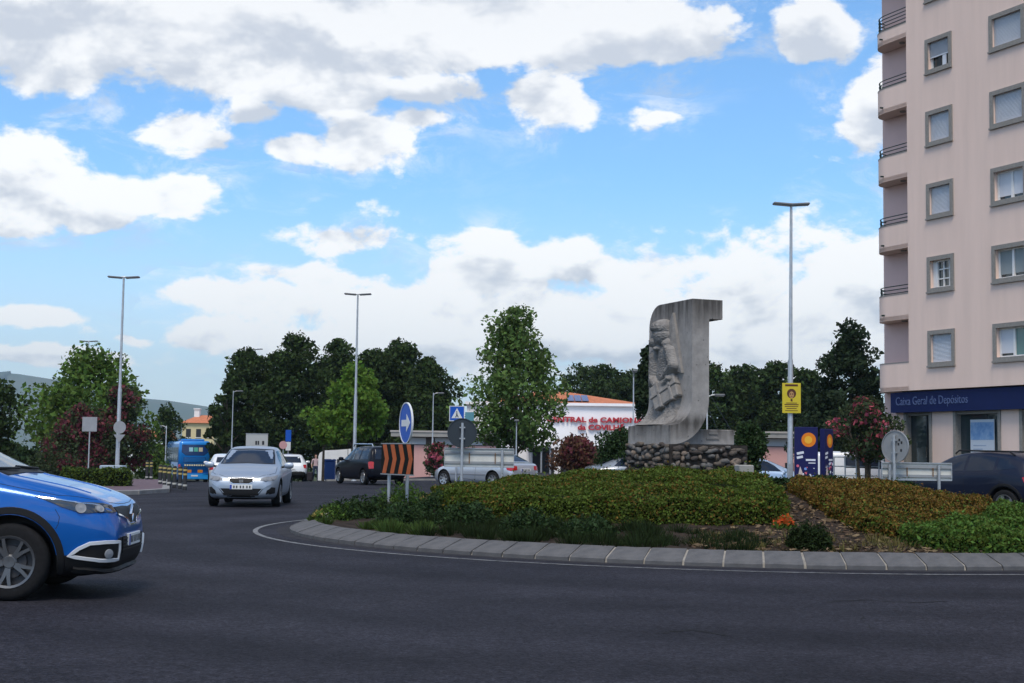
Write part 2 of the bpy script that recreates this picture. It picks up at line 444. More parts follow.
# left pavement (purple cobbles) with a light kerb, and the right-hand verge
def cobble(name, c1, c2, scale):
    m, nt, b = new_mat(name); N = nt.nodes.new; L = nt.links.new
    tc = N('ShaderNodeTexCoord'); v = N('ShaderNodeTexVoronoi'); v.inputs['Scale'].default_value = scale; v.distance = 'CHEBYCHEV'; v.inputs['Randomness'].default_value = .35
    L(tc.outputs['Object'], v.inputs['Vector'])
    s = N('ShaderNodeSeparateColor'); L(v.outputs['Color'], s.inputs[0]); r = N('ShaderNodeValToRGB'); L(s.outputs[0], r.inputs[0])
    r.color_ramp.elements[0].color = (*c1, 1); r.color_ramp.elements[1].color = (*c2, 1); L(r.outputs[0], b.inputs['Base Color'])
    b.inputs['Roughness'].default_value = .85
    bp = N('ShaderNodeBump'); bp.inputs['Strength'].default_value = .5; bp.invert = True; L(v.outputs['Distance'], bp.inputs['Height']); L(bp.outputs[0], b.inputs['Normal'])
    return m
COB = cobble('purple_cobbles', (.075, .045, .055), (.135, .085, .10), 8)
def slab(name, poly, h, m, sub=4.0):
    """pavement following the ground, with sides"""
    P = []
    for i in range(len(poly)):
        a, b = Vector(poly[i]), Vector(poly[(i+1) % len(poly)]); k = max(1, int((b - a).length / sub))
        P += [a.lerp(b, t / k) for t in range(k)]
    bm = bmesh.new(); vs = [bm.verts.new((p.x, p.y, g(p.x, p.y) + h)) for p in P]
    fc = bm.faces.new(vs); bmesh.ops.triangulate(bm, faces=[fc])
    lo = [bm.verts.new((p.x, p.y, g(p.x, p.y) - .2)) for p in P]
    for i in range(len(P)):
        j = (i+1) % len(P); bm.faces.new((vs[i], lo[i], lo[j], vs[j]))
    bmesh.ops.recalc_face_normals(bm, faces=bm.faces)
    me = bpy.data.meshes.new(name); bm.to_mesh(me); bm.free(); me.materials.append(m)
    return struct(link(name, me))
slab('left_pavement', LEFT_PAVE, .12, COB)
KLIGHT = mat('light_kerb', (.22, .215, .21), .85, var=.15, scale=4)
def kerb_run(pts, h=.125, w=.24, ln=1.0):
    root = thing('kerb', None, None); root['kind'] = 'structure'
    for i in range(len(pts) - 1):
        a, b = Vector(pts[i]), Vector(pts[i+1]); n = max(1, int((b - a).length / ln)); d = (b - a) / n; ang = math.atan2(d.y, d.x)
        me = MB().box(-d.length/2 + .008, d.length/2 - .008, -w/2, w/2, -.25, h, ch=.012).mesh('kerb_stone', KLIGHT)
        for k in range(n):
            p = a + d * (k + .5); o = link('kerb_stone', me, root); o.location = (p.x, p.y, g(p.x, p.y)); o.rotation_euler.z = ang
kerb_run([(-26, 38.95), (-11.6, 40.4), (-10.9, 41.6), (-10.6, 44.0), (-12.5, 52), (-17, 70)])
VERGE = [(9.2, 45.6), (12.2, 42.5), (22, 36.5), (40, 27), (60, 20), (60, 70), (13.2, 70), (13.2, 57.0), (8.4, 52.5)]
PAVE = mat('pale_pavement', (.27, .26, .24), .9, var=.14, scale=2.2, c2=(.2, .19, .18))
slab('right_pavement', VERGE, .13, PAVE)
kerb_run([(9.2, 45.6), (12.2, 42.5), (22, 36.5)], .14)
# pale far pavement in front of the bus station and parking
slab('station_pavement', [(-9.5, 74), (4, 69), (5, 76), (22, 80), (22, 130), (-14, 130), (-12, 92)], .10, PAVE)

# mountains
mt = mat('wooded_hills', (.05, .075, .045), .95, c2=(.10, .10, .06), scale=.004)
def ridge(name, Y, prof, depth, seed):
    r = random.Random(seed); V, Fs = [], []; n = len(prof) ; K = 9
    xs_ = np.linspace(prof[0][0], prof[-1][0], 90); hs = np.interp(xs_, [p[0] for p in prof], [p[1] for p in prof])
    ph = [r.uniform(0, 6) for _ in range(6)]
    for i, px in enumerate(xs_):
        for k in range(K):
            t = k / (K - 1); yy = Y + depth * (t * 2 - 1)
            p = at(px, 450, Y); zc = zt(px, hs[i], Y)
            hh = -20 + (zc + 20) * math.exp(-((t*2 - 1) * 1.5)**2)
            hh += 14 * math.sin(px*.09 + ph[0]) * math.sin(t*5 + ph[1]) + 6 * math.sin(px*.31 + ph[2] + t*4) * (1 if k != K//2 else .3)
            V.append((p.x + 150 * math.sin(t*7 + px*.05), yy, hh))
    for i in range(len(xs_) - 1):
        for k in range(K - 1): Fs.append((i*K + k, (i+1)*K + k, (i+1)*K + k + 1, i*K + k + 1))
    me = bpy.data.meshes.new(name); me.from_pydata(V, [], Fs); me.materials.append(mt)
    me.polygons.foreach_set('use_smooth', [True] * len(me.polygons)); struct(link(name, me))
ridge('hill_range', 5200, [(-700, 400), (-400, 372), (-150, 378), (0, 371), (30, 372), (60, 381), (120, 392), (150, 395), (190, 407), (230, 416), (330, 425), (450, 432), (700, 436), (1000, 430), (1300, 425)], 900, 3)
# ------------------------------------------------------------------ apartment building
def apartment():
    A = Vector((gx(882, 56), 56, 0)); d = Vector((.42, -.907, 0)).normalized(); nin = Vector((.907, .42, 0)).normalized()
    zb = .42
    # local frame: x along the facade towards the camera, y inward, z up
    Mx = Matrix(((d.x, nin.x, 0, A.x), (d.y, nin.y, 0, A.y), (0, 0, 1, 0), (0, 0, 0, 1)))
    root = thing('apartment_building', 'tall pale pink apartment block with curved balconies and a bank at street level', 'building')
    root.matrix_world = Mx
    plaster = mat('pink_plaster', (.765, .585, .50), .9, var=.05, scale=1.0, bump=.12, bscale=30, stretch=(1.6, 1.6, .16), detail=6)
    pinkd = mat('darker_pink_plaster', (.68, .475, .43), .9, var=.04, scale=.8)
    granite = mat('granite_surround', (.25, .235, .215), .85, var=.14, scale=14)
    shut = mat('white_shutter', (.60, .63, .68), .55, var=.03, scale=2)
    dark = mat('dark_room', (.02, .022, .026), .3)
    wgl = mat('window_glass', (.03, .045, .05), .05, spec=.8)
    teal = mat('teal_curtain_glass', (.09, .20, .19), .15, spec=.7)
    rail = mat('dark_green_rail', (.028, .05, .045), .5, .3)
    SOF, ST, TOP, LEN, DEP = 3.95, 2.775, 26.0, 18.0, 12.0
    T0 = 1.62                                           # facade starts after the balcony recess
    # window table: centre, half-width, rows
    W0, WH = 4.80, 1.30
    cols = [(3.44, .72), (6.96, .86), (10.5, .72), (14.0, .86)]
    wins = []
    for c, hw in cols:
        for k in range(7): wins.append((c - hw, c + hw, W0 + k * 2.80, W0 + k * 2.80 + WH + .06))
    # facade with true openings: built cell by cell
    xs_ = sorted({T0, LEN} | {v for c, hw in cols for v in (c - hw + .14, c + hw - .14)})
    zs_ = sorted({SOF, TOP} | {v for k in range(7) for v in (W0 + k*2.80 + .14, W0 + k*2.80 + WH - .08)})
    b = MB()
    hole = lambda x, z: any(a + .1 < x < e - .1 and q + .1 < z < s - .1 for a, e, q, s in wins)
    V = {}; 
    for i in range(len(xs_) - 1):
        for j in range(len(zs_) - 1):
            if hole((xs_[i] + xs_[i+1])/2, (zs_[j] + zs_[j+1])/2):
                x0, x1, z0, z1 = xs_[i], xs_[i+1], zs_[j], zs_[j+1]      # reveals
                b.add([(x0,0,z0),(x1,0,z0),(x1,0,z1),(x0,0,z1),(x0,.32,z0),(x1,.32,z0),(x1,.32,z1),(x0,.32,z1)], [(0,1,5,4),(1,2,6,5),(2,3,7,6),(3,0,4,7)])
                continue
            b.add([(xs_[i],0,zs_[j]),(xs_[i+1],0,zs_[j]),(xs_[i+1],0,zs_[j+1]),(xs_[i],0,zs_[j+1])], [(0,1,2,3)])
    b.add([(T0,0,SOF),(T0,.82,SOF),(T0,.82,TOP),(T0,0,TOP)], [(0,1,2,3)])
    b.add([(-.8,DEP,SOF),(LEN,DEP,SOF),(LEN,DEP,TOP),(-.8,DEP,TOP)], [(0,1,2,3)])
    b.add([(LEN,0,SOF),(LEN,DEP,SOF),(LEN,DEP,TOP),(LEN,0,TOP)], [(0,1,2,3)])
    b.add([(T0,0,SOF),(LEN,0,SOF),(LEN,DEP,SOF),(T0,DEP,SOF)], [(0,1,2,3)])
    b.build('wall', plaster, root)
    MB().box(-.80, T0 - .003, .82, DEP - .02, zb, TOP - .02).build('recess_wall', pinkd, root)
    MB().box(-1.3, LEN + .2, -.2, DEP + .2, TOP, TOP + .5).build('roof', granite, root)
    # balconies
    def bal_mesh(h0, h1, th=.0):
        pts = [(T0 - .004, 0)] + [(.36 - 1.06*math.sin(a), .85 - .85*math.cos(a)) for a in np.linspace(0, math.pi/2, 12)] 
        return pts
    pts = bal_mesh(0, 0)
    outer = pts + [(T0 - .004, .81)]
    def strip(pl, z0, z1, t=.12):
        bb = MB(); k = len(pl); Vv = []; 
        for i, (x, y) in enumerate(pl):
            a = Vector(pl[max(0, i-1)]); c = Vector(pl[min(k-1, i+1)]); n = (c - a).normalized(); n = Vector((n.y, -n.x))
            if n.y < 0 and i < 3: n = -n
            cen = Vector((.36, .85)); n = (cen - Vector((x, y))).normalized() if x < .36 else Vector((0, 1))
            Vv += [(x, y, z0), (x, y, z1), (x + n.x*t, y + n.y*t, z1), (x + n.x*t, y + n.y*t, z0)]
        Fs = []
        for i in range(k-1):
            for j in range(4): Fs.append((i*4 + j, (i+1)*4 + j, (i+1)*4 + (j+1) % 4, i*4 + (j+1) % 4))
        Fs += [(0,1,2,3), tuple((k-1)*4 + j for j in (3,2,1,0))]
        return bb.add(Vv, Fs)
    for k in range(8):
        z0 = SOF + k * ST
        par = (.98 if k != 5 else .55) if k else 1.08
        o = MB().prism(outer, z0, z0 + .16).build('balcony_slab', plaster, root)
        p = strip(pts, z0 + .012, z0 + par).build('parapet', plaster, root)
        strip([(x, y - .012) for x, y in pts], z0 + par, z0 + par + .035, .16).build('parapet_cap', granite, p)
        if k:
            rb = MB()
            off = [(x if x >= .36 else .36 + (x - .36)*.94, .05 + y*.94) for x, y in pts]
            n_r = 5 if k == 5 else 3
            zz = z0 + par + .08
            for q in range(n_r): rb.tube([(x, y, zz + q*.14) for x, y in off], .02, 6)
            for i in (0, 5, 9, 12): 
                x, y = off[min(i, len(off)-1)]; rb.tube([(x, y, z0 + par + .03), (x, y, zz + .14*(n_r - 1) + .01)], .026, 6)
            rb.build('railing', rail, root)
            MB().tube([(.2, .35, z0 + .26), (.2, -.12, z0 + .22)], .035, 8).build('drain_spout', rail, p)
        MB().lathe([(.001, z0 - .05), (.11, z0 - .05), (.12, z0 - .002)], 12, M=Matrix.Translation((.9, .42, 0))).build('balcony_lamp', granite, o)
    # windows
    kinds = {(0,0):'s',(0,1):'g',(0,2):'s',(0,3):'s',(0,4):'h',(0,5):'s',(1,0):'t',(1,1):'p',(1,2):'p',(1,3):'s',(1,4):'s',(1,5):'p'}
    slat_z = .0
    for ci, (c, hw) in enumerate(cols):
        for k in range(7):
            z0 = W0 + k * 2.80; z1 = z0 + WH + .06; x0, x1 = c - hw, c + hw
            kd = kinds.get((ci % 2, k), 's')
            fr = MB().box(x0, x1, -.05, .0, z0, z0 + .16).box(x0, x1, -.05, .0, z1 - .16, z1).box(x0, x0 + .16, -.05, 0, z0 + .16, z1 - .16).box(x1 - .16, x1, -.05, 0, z0 + .16, z1 - .16).build('window_surround', granite, root)
            MB().box(x0 - .02, x1 + .02, -.09, -.02, z0 - .03, z0 + .03).build('sill', granite, fr)
            X0, X1, Z0, Z1 = x0 + .142, x1 - .142, z0 + .142, z1 - .142
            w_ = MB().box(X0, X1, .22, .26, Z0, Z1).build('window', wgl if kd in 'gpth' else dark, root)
            fb = MB(); ft = .07
            fb.box(X0, X1, .15, .219, Z0, Z0 + ft).box(X0, X1, .15, .219, Z1 - ft, Z1).box(X0, X0 + ft, .15, .219, Z0 + ft, Z1 - ft).box(X1 - ft, X1, .15, .219, Z0 + ft, Z1 - ft)
            if kd in 'pt':
                fb.box(c - .05, c + .05, .14, .219, Z0 + ft, Z1 - ft)
                if kd == 't': MB().box(c + .05, X1 - ft, .19, .2195, Z0 + ft, Z1 - ft).build('pane', teal, w_); MB().box(X0 + ft, c - .05, .17, .2195, Z0 + .16, Z1 - ft).build('shutter', shut, w_)
                else:
                    for xa, xb in ((X0 + ft, c - .05), (c + .05, X1 - ft)): MB().box(xa, xb, .185, .2195, Z0 + .17, Z1 - ft).build('curtain', shut if k == 2 else mat('grey_curtain', (.26, .30, .31), .5), w_)
            if kd == 'g':
                for q in (1, 2):
                    xx = X0 + .25 + (X1 - X0 - .25) * q / 3; fb.box(xx - .02, xx + .02, .16, .219, Z0 + ft, Z1 - ft)
                    zz = Z0 + (Z1 - Z0) * q / 3; fb.box(X0 + ft, X1 - ft, .165, .219, zz - .02, zz + .02)
                fb.box(X0 + ft, X0 + .25, .14, .219, Z0 + ft, Z1 - ft)
            fb.build('frame', WHITEP, w_)
            if kd in 'sh':
                zlo = Z0 + (.02 if kd == 's' else .52) + (.06 if k == 3 else 0); sb = MB(); n = 22
                hz = (Z1 - zlo) / n
                for q in range(n):
                    a = zlo + q * hz; sb.add([(X0 + .01, .10, a), (X1 - .01, .10, a), (X1 - .01, .082, a + hz*.5), (X0 + .01, .082, a + hz*.5), (X1 - .01, .10, a + hz*.94), (X0 + .01, .10, a + hz*.94)], [(0,1,2,3), (3,2,4,5)])
                sb.box(X0 + .01, X1 - .01, .09, .12, zlo - .05, zlo)
                sb.build('roller_shutter', shut, w_)
            if kd == 'h':
                MB().box(c - .12, c + .02, .10, .13, Z0 + .02, Z0 + .42).build('hanging_cloth', dark, w_)
                MB().box(c + .1, c + .3, .10, .125, Z0 + .04, Z0 + .46).build('hanging_cloth', shut, w_)
    # street level: the bank
    blue = mat('navy_fascia', (.005, .013, .070), .6, var=.06, scale=2, spec=.2)
    lett = mat('fascia_lettering', (.085, .12, .24), .6, spec=.1)
    fa = MB().box(.42, LEN, .10, .5, 3.12, 3.90).build('fascia', blue, root)
    Mt = Matrix.Translation((.72, .095, 3.40)) @ Matrix.Rotation(R(90), 4, 'X')
    text('lettering', 'Caixa Geral de Depósitos', .46, lett, fa, Mt, .012, sx=.82)
    MB().box(.0, LEN, .42, .6, zb - .4, zb + .12).build('plinth', granite, root)
    for a, e in ((.45, .93), (2.50, 3.66), (6.06, 6.96), (9.4, 10.4), (13.2, 14.2)):
        MB().box(a, e, .34, .9, zb + .12, 3.12).build('pilaster', pinkd if False else plaster, root)
    for q, (a, e) in enumerate(((.93, 2.50), (3.66, 6.06), (6.96, 9.4), (10.4, 13.2))):
        gl = MB().box(a + .14, e - .14, .56, .60, zb + .14, 3.0).build('shop_window', wgl, root)
        fb = MB().box(a, a + .139, .30, .66, zb + .13, 3.119).box(e - .139, e, .30, .66, zb + .13, 3.119).box(a + .139, e - .139, .36, .62, 3.0, 3.119)
        fb.build('shop_window_frame', granite, gl)
        MB().box((a + e)/2 + .25, (a + e)/2 + .29, .53, .61, zb + .14, 3.0).build('mullion', mat('dark_aluminium', (.05, .055, .06), .4, .6), gl)
        if q == 1:
            ps = MB().box(4.35, 5.55, .50, .53, 1.30, 2.80).build('window_poster', mat('poster_white', (.55, .60, .66), .5), gl)
            MB().box(4.37, 5.53, .494, .499, 2.06, 2.70).build('poster_picture', mat('poster_blue', (.12, .26, .50), .5, c2=(.30, .44, .62), scale=5), ps)
            for r_ in range(4): MB().box(4.5, 4.5 + random.uniform(.4, .9), .494, .499, 1.45 + r_*.13, 1.48 + r_*.13).build('poster_line', mat('poster_print', (.3, .38, .5), .5), ps)
        if q == 0: MB().tube([(2.0, .50, 1.4), (2.0, .50, 1.8)], .025, 8).build('door_handle', CHROME, gl)
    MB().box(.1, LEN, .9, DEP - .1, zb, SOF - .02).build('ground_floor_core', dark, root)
apartment()

# ------------------------------------------------------------------ bus station, pink buildings, yellow house
def box_house(): pass
ROOFT = mat('orange_roof_tiles', (.48, .17, .085), .85, var=.2, scale=3, bump=.5, bscale=20)
PINKW = mat('salmon_wall', (.60, .34, .31), .9, var=.06, scale=.6)
CONC = mat('weathered_concrete', (.30, .29, .27), .9, var=.16, scale=1.5)
def station():
    Y = 112; x0, x1 = gx(466, Y), gx(668, Y); zb = g((x0+x1)/2, Y) - .2
    ztop = zt(590, 406, Y)
    root = thing('bus_station', 'white bus station hall with red lettering and an orange tiled roof', 'building', (x0, Y, 0))
    W = x1 - x0; wh = mat('white_render', (.88, .86, .87), .85, var=.05, scale=.5)
    MB().box(0, W, 0, 16, zb, ztop).build('wall', wh, root)
    MB().box(-.15, W + .15, -.25, 16.2, ztop, ztop + .22).build('cornice', wh, root)
    xa = gx(562, Y) - x0; za = zt(562, 392.5, Y)
    rf = MB(); rf.add([(1.2, 1, ztop + .22), (W - 1.6, 1, ztop + .22), (W - 1.6, 15, ztop + .22), (1.2, 15, ztop + .22), (xa - 2, 7, za + .35), (xa + .6, 7, za + .35)], [(0,1,5,4), (1,2,5), (2,3,4,5), (3,0,4)])
    ro = rf.build('roof', ROOFT, root)
    nv = Vector((0, -(za - ztop + .13), 6)).normalized()
    pm = MB(); sl = (za + .13 - ztop) / 6
    for q in range(3):
        u = gx(568, Y) - x0 + q*.58
        pm.add([(u, 1.6, ztop + .22 + .6*sl + .12), (u + .52, 1.6, ztop + .22 + .6*sl + .12), (u + .52, 4.6, ztop + .22 + 3.6*sl + .12), (u, 4.6, ztop + .22 + 3.6*sl + .12)], [(0,1,2,3)])
    pm.build('solar_panels', mat('solar_panel', (.03, .06, .19), .25), ro)
    red = mat('red_lettering', (.42, .035, .05), .5)
    s = .62
    for st, px, py, sz, sx in (('CENTRAL de CAMIONAGEM', 546.5, 421.5, .50, 1.32), ('da COVILHÃ', 577.5, 429.5, .50, 1.26)):
        p = at(px, py, Y - .02)
        text('lettering', st, sz*1.08, red, root, Matrix.Translation((p.x - x0, -.14, p.z)) @ Matrix.Rotation(R(90), 4, 'X'), .06, bold=.022, sx=sx)
    # canopy and dark bays below
    zc = zt(540, 446, Y - 6)
    MB().box(gx(528, Y-6) - x0, gx(552, Y-6) - x0, -6, -.02, zc, zc + .3).build('canopy', wh, root)
    for q in (530, 541, 550): MB().tube([(gx(q, Y-5.5) - x0, -5.6, zb), (gx(q, Y-5.5) - x0, -5.6, zc)], .07, 8).build('canopy_post', STEEL, root)
    for q in range(3): MB().box(5.2 + q*2.2, 6.9 + q*2.2, -.03, -.005, zb + .2, zb + 2.4).build('doorway', mat('dark_bay', (.03, .032, .036), .4), root)
station()
def pink_building(px0, px1, Y, ytop, label):
    x0, x1 = gx(px0, Y), gx(px1, Y); zb = min(g(x0, Y), g(x1, Y)) - .3; W = x1 - x0; zz = zt((px0 + px1)/2, ytop, Y)
    root = thing('low_building', label, 'building', (x0, Y, 0))
    MB().box(0, W, 0, 9, zb, zz - 1.0).build('wall', PINKW, root)
    cl = MB().box(.25, W - .25, .25, 8.8, zz - 1.0, zz - .42).build('clerestory_wall', mat('brown_band', (.13, .10, .09), .8), root)
    n = int(W / 2.1)
    for i in range(n):
        a = .5 + i * (W - 1) / n
        MB().box(a, a + .68*(W - 1)/n, .20, .245, zz - .94, zz - .47).build('clerestory_window', mat('pale_window', (.62, .64, .66), .3), cl)
    MB().box(-.5, W + .5, -.5, 9.4, zz - .42, zz - .12).build('roof', CONC, root)
    MB().box(-.55, W + .55, -.55, 9.45, zz - .12, zz).build('roof_edge', mat('roof_edge', (.40, .37, .34), .8), root)
    for i in range(2):
        a = W * (.33 + .37*i)
        w_ = MB().box(a, a + .55, -.03, -.004, zz - 3.1, zz - 2.0).build('window', mat('dark_bay', (.03, .032, .036), .4), root)
        MB().box(a - .06, a + .61, -.05, -.031, zz - 3.16, zz - 3.1).build('sill', CONC, w_)
    return root
pink_building(398, 500, 98, 431, 'long low salmon-pink building with a band of small windows, left of the central tree')
pink_building(722, 812, 92, 431.5, 'low salmon-pink building with a flat roof behind the tall lamp post')
def yellow_house():
    Y = 190; x0, x1 = gx(181, Y), gx(213, Y); W = x1 - x0; zb = -4; ze = zt(197, 423, Y); zr = zt(197, 414.5, Y)
    root = thing('yellow_house', 'pale yellow house with a red tiled hip roof beyond the blue bus', 'house', (x0, Y, 0))
    MB().box(0, W, 0, 7, zb, ze).build('wall', mat('cream_wall', (.62, .52, .30), .9, var=.05, scale=.5), root)
    ro = MB().add([(-.35, -.35, ze), (W + .35, -.35, ze), (W + .35, 7.35, ze), (-.35, 7.35, ze), (1.4, 3.5, zr), (W - 1.2, 3.5, zr)], [(0,1,5,4), (1,2,5), (2,3,4,5), (3,0,4), (0,3,2,1)]).build('roof', ROOFT, root)
    MB().box(W*.22, W*.22 + .7, 2.6, 3.5, zr - 1, zr + .75).box(W*.22 - .1, W*.22 + .8, 2.5, 3.6, zr + .75, zr + .9).build('chimney', WHITEP, ro)
    for i in range(3):
        w_ = MB().box(.5 + i*1.35, 1.15 + i*1.35, -.03, -.004, ze - 1.9, ze - .8).build('window', mat('dark_bay', (.03, .032, .036), .4), root)
        MB().box(.42 + i*1.35, 1.23 + i*1.35, -.08, -.031, ze - 1.98, ze - 1.9).build('sill', WHITEP, w_)
yellow_house()
def white_house():
    Y = 175; p = at(142, 447, Y); root = thing('white_house', 'pale house glimpsed between the trees left of the bus', 'house', (p.x, Y, 0))
    MB().box(-1.6, 2.6, 0, 6, -4, 2.6).build('wall', WHITEP, root)
    MB().add([(-1.9, -.3, 2.6), (2.9, -.3, 2.6), (2.9, 6.3, 2.6), (-1.9, 6.3, 2.6), (-1.9, 3, 3.7), (2.9, 3, 3.7)], [(0,1,5,4), (2,3,4,5), (1,2,5), (3,0,4)]).build('roof', ROOFT, root)
    MB().box(.2, 1.0, -.03, -.004, .6, 1.7).build('window', mat('dark_bay', (.03, .032, .036), .4), root)
white_house()
def white_kiosk():
    Y = 84; x0, x1 = gx(318, Y), gx(372, Y); z0 = g((x0+x1)/2, Y); W = x1 - x0; zh = zt(330, 450.5, Y) - z0
    root = thing('white_kiosk', 'white curved-roof kiosk wall under the bright green tree', 'kiosk', (x0, Y, z0))
    pr = [(0, 0), (0, zh - .35), (.08, zh - .14), (.35, zh)] + [(W*t, zh - .12*math.sin(t*9)*.5 + .12*t) for t in (.35, .6, .8, 1)] + [(W, 0)]
    MB().prism(pr, 0, .35, Matrix.Rotation(R(90), 4, 'X') @ Matrix.Translation((0, 0, -.35))).build('wall', WHITEP, root)
    b = MB()
    for q, (a, w_) in enumerate(((.35, .42), (.86, .16), (1.1, .16), (1.36, .3))): 
        MB().box(a, a + w_, -.03, -.002, zh - .85 - .05*(q % 2), zh - .5).build('wall_opening', mat('dark_bay', (.03, .032, .036), .4), root)
white_kiosk()

# ------------------------------------------------------------------ monument
def monument():
    a = R(22); u = Vector((math.cos(a), math.sin(a), 0)); v = Vector((-math.sin(a), math.cos(a), 0))
    Y = 24.75; base = at(692, 440, Y)
    K = Y / 25.5
    Mx = Matrix(((u.x, v.x, 0, base.x), (u.y, v.y, 0, Y), (0, 0, 1, 0), (0, 0, 0, 1)))
    root = thing('monument', 'grey concrete hook-shaped monument with a carved figure on a rubble stone base', 'monument')
    root.matrix_world = Mx
    def cmat():
        m, nt, b = new_mat('streaked_concrete'); N = nt.nodes.new; L = nt.links.new
        tc = N('ShaderNodeTexCoord'); mp = N('ShaderNodeMapping'); L(tc.outputs['Object'], mp.inputs[0]); mp.inputs['Scale'].default_value = (9, 9, .7)
        n = N('ShaderNodeTexNoise'); n.inputs['Scale'].default_value = 1.0; n.inputs['Detail'].default_value = 6; L(mp.outputs[0], n.inputs['Vector'])
        n2 = N('ShaderNodeTexNoise'); n2.inputs['Scale'].default_value = 5; n2.inputs['Detail'].default_value = 8; n2.inputs['Roughness'].default_value = .7; L(tc.outputs['Object'], n2.inputs['Vector'])
        sp = N('ShaderNodeSeparateXYZ'); L(tc.outputs['Object'], sp.inputs[0])
        # soot runs down from the top edge and from the foot's upper edge
        def band(z0, z1):
            mr = N('ShaderNodeMapRange'); L(sp.outputs[2], mr.inputs[0]); mr.inputs[1].default_value = z0; mr.inputs[2].default_value = z1; return mr.outputs[0]
        def mm(op, x, y):
            q = N('ShaderNodeMath'); q.operation = op; q.use_clamp = True
            for i, t in enumerate((x, y)):
                if isinstance(t, float): q.inputs[i].default_value = t
                else: L(t, q.inputs[i])
            return q.outputs[0]
        top = mm('MULTIPLY', band(3.2, 4.25), n.outputs['Fac'])
        ft = mm('MULTIPLY', mm('MULTIPLY', band(1.45, 1.95), n.outputs['Fac']), band(2.15, 1.9))
        st = mm('ADD', top, ft)
        r = N('ShaderNodeValToRGB'); L(st, r.inputs[0]); e = r.color_ramp.elements
        e[0].position = .12; e[0].color = (1, 1, 1, 1); e[1].position = .46; e[1].color = (.24, .23, .22, 1)
        r2 = N('ShaderNodeValToRGB'); L(n2.outputs['Fac'], r2.inputs[0]); e = r2.color_ramp.elements
        e[0].position = .3; e[0].color = (.22, .205, .195, 1); e[1].position = .7; e[1].color = (.345, .322, .302, 1)
        x = N('ShaderNodeMix'); x.data_type = 'RGBA'; x.blend_type = 'MULTIPLY'; x.inputs[0].default_value = 1; L(r2.outputs[0], x.inputs[6]); L(r.outputs[0], x.inputs[7])
        # air holes
        vo = N('ShaderNodeTexVoronoi'); vo.inputs['Scale'].default_value = 7; L(tc.outputs['Object'], vo.inputs['Vector'])
        rp = N('ShaderNodeValToRGB'); L(vo.outputs['Distance'], rp.inputs[0]); e = rp.color_ramp.elements; e[0].position = .07; e[0].color = (.35, .35, .35, 1); e[1].position = .12; e[1].color = (1, 1, 1, 1)
        x2 = N('ShaderNodeMix'); x2.data_type = 'RGBA'; x2.blend_type = 'MULTIPLY'; x2.inputs[0].default_value = .8; L(x.outputs[2], x2.inputs[6]); L(rp.outputs[0], x2.inputs[7])
        L(x2.outputs[2], b.inputs['Base Color']); b.inputs['Roughness'].default_value = .9
        bp = N('ShaderNodeBump'); bp.inputs['Strength'].default_value = .35; bp.inputs['Distance'].default_value = .02; L(n2.outputs['Fac'], bp.inputs['Height']); L(bp.outputs[0], b.inputs['Normal'])
        return m
    C = cmat()
    z = lambda y: zt(690, y, Y)
    zf0, zf1, ztp, zh = z(444.5), z(425.5), z(298.5), z(318)
    D = 1.62; t = .335; fo = .42; hk = .27
    # profile (u, z); near face at v = 0
    pr = []
    ri = .46
    pr += [(-fo, zf0)]
    ro_ = .74
    pr += [(-fo + .02 + (t + fo - .02) * math.sin(q), zf0 + .80 * (1 - math.cos(q))) for q in np.linspace(.12, math.pi/2, 12)]
    pr += [(t, zh - .02), (t + .012, zh), (t + hk, zh), (t + hk, ztp), (0.0, ztp)]
    pr += [(0, 3.5), (0, 3.0), (0, zf1 + .46)]
    pr += [(-fo + fo * math.cos(q), zf1 + .44 - .44 * math.sin(q)) for q in np.linspace(.12, math.pi/2, 10)]
    n = len(pr); V, Fs = [], []
    vs_ = [0] + list(np.linspace(.1, D - .42, 5)) + [D - .42 + .42*math.sin(q) for q in np.linspace(.15, math.pi/2, 9)]
    for vv in vs_:
        q = max(0, (vv - (D - .42)) / .42); cut = ztp - .42 * (1 - math.sqrt(max(0, 1 - q*q)))
        for (x, zz) in pr: V.append((x, vv, min(zz, cut)))
    for i in range(len(vs_) - 1):
        for j in range(n): Fs.append((i*n + j, i*n + (j+1) % n, (i+1)*n + (j+1) % n, (i+1)*n + j))
    Fs += [tuple(range(n)), tuple((len(vs_)-1)*n + j for j in reversed(range(n)))]
    bm_ = MB().add(V, Fs)
    slab_o = bm_.build('curved_slab', C, root, smooth=True)
    MB().box(-.1, 1.10, .42, D - .02, zf0, z(428.5), ch=.015).build('plinth_block', C, root)
    tx = mat('engraved', (.20, .19, .18), .9)
    for q in range(2): MB().box(.52 + .05*q, .78 - .03*q, .405, .421, zf0 + .10 + q*.09, zf0 + .13 + q*.09).build('engraved_line', tx, root)
    # carved relief standing out from the broad face (u = 0, facing -u)
    # carved figure in high relief: head in a tied scarf, bowed towards the near side, hand to the cheek,
    # bent forearms round a woven pack, robe below; p = distance from the near edge, w = height, d = relief
    H = ztp - zf1
    def zz(y): return z(y)
    def pw(px): return (692 - px - 2.2) / 42.0 * D            # picture column -> depth along the slab
    caps = [ # p0,z0,p1,z1,r0,r1,height
        (pw(674), 394, pw(671), 425, .20, .26, .30), (pw(661), 396, pw(657), 424, .17, .25, .26), (pw(667), 410, pw(666), 426, .30, .34, .20),
        (pw(657), 352, pw(656), 378, .13, .17, .36), (pw(666), 352, pw(663), 382, .22, .24, .26),      # back, chest
        (pw(655), 374, pw(667), 388, .12, .10, .42), (pw(667), 389, pw(675), 377, .095, .08, .44),     # forearms
        (pw(674), 350, pw(677), 364, .13, .11, .40), (pw(677), 364, pw(669), 377, .11, .09, .42),      # near arm
        (pw(671), 343, pw(674), 350, .085, .11, .38)]                                                   # hand and wrist
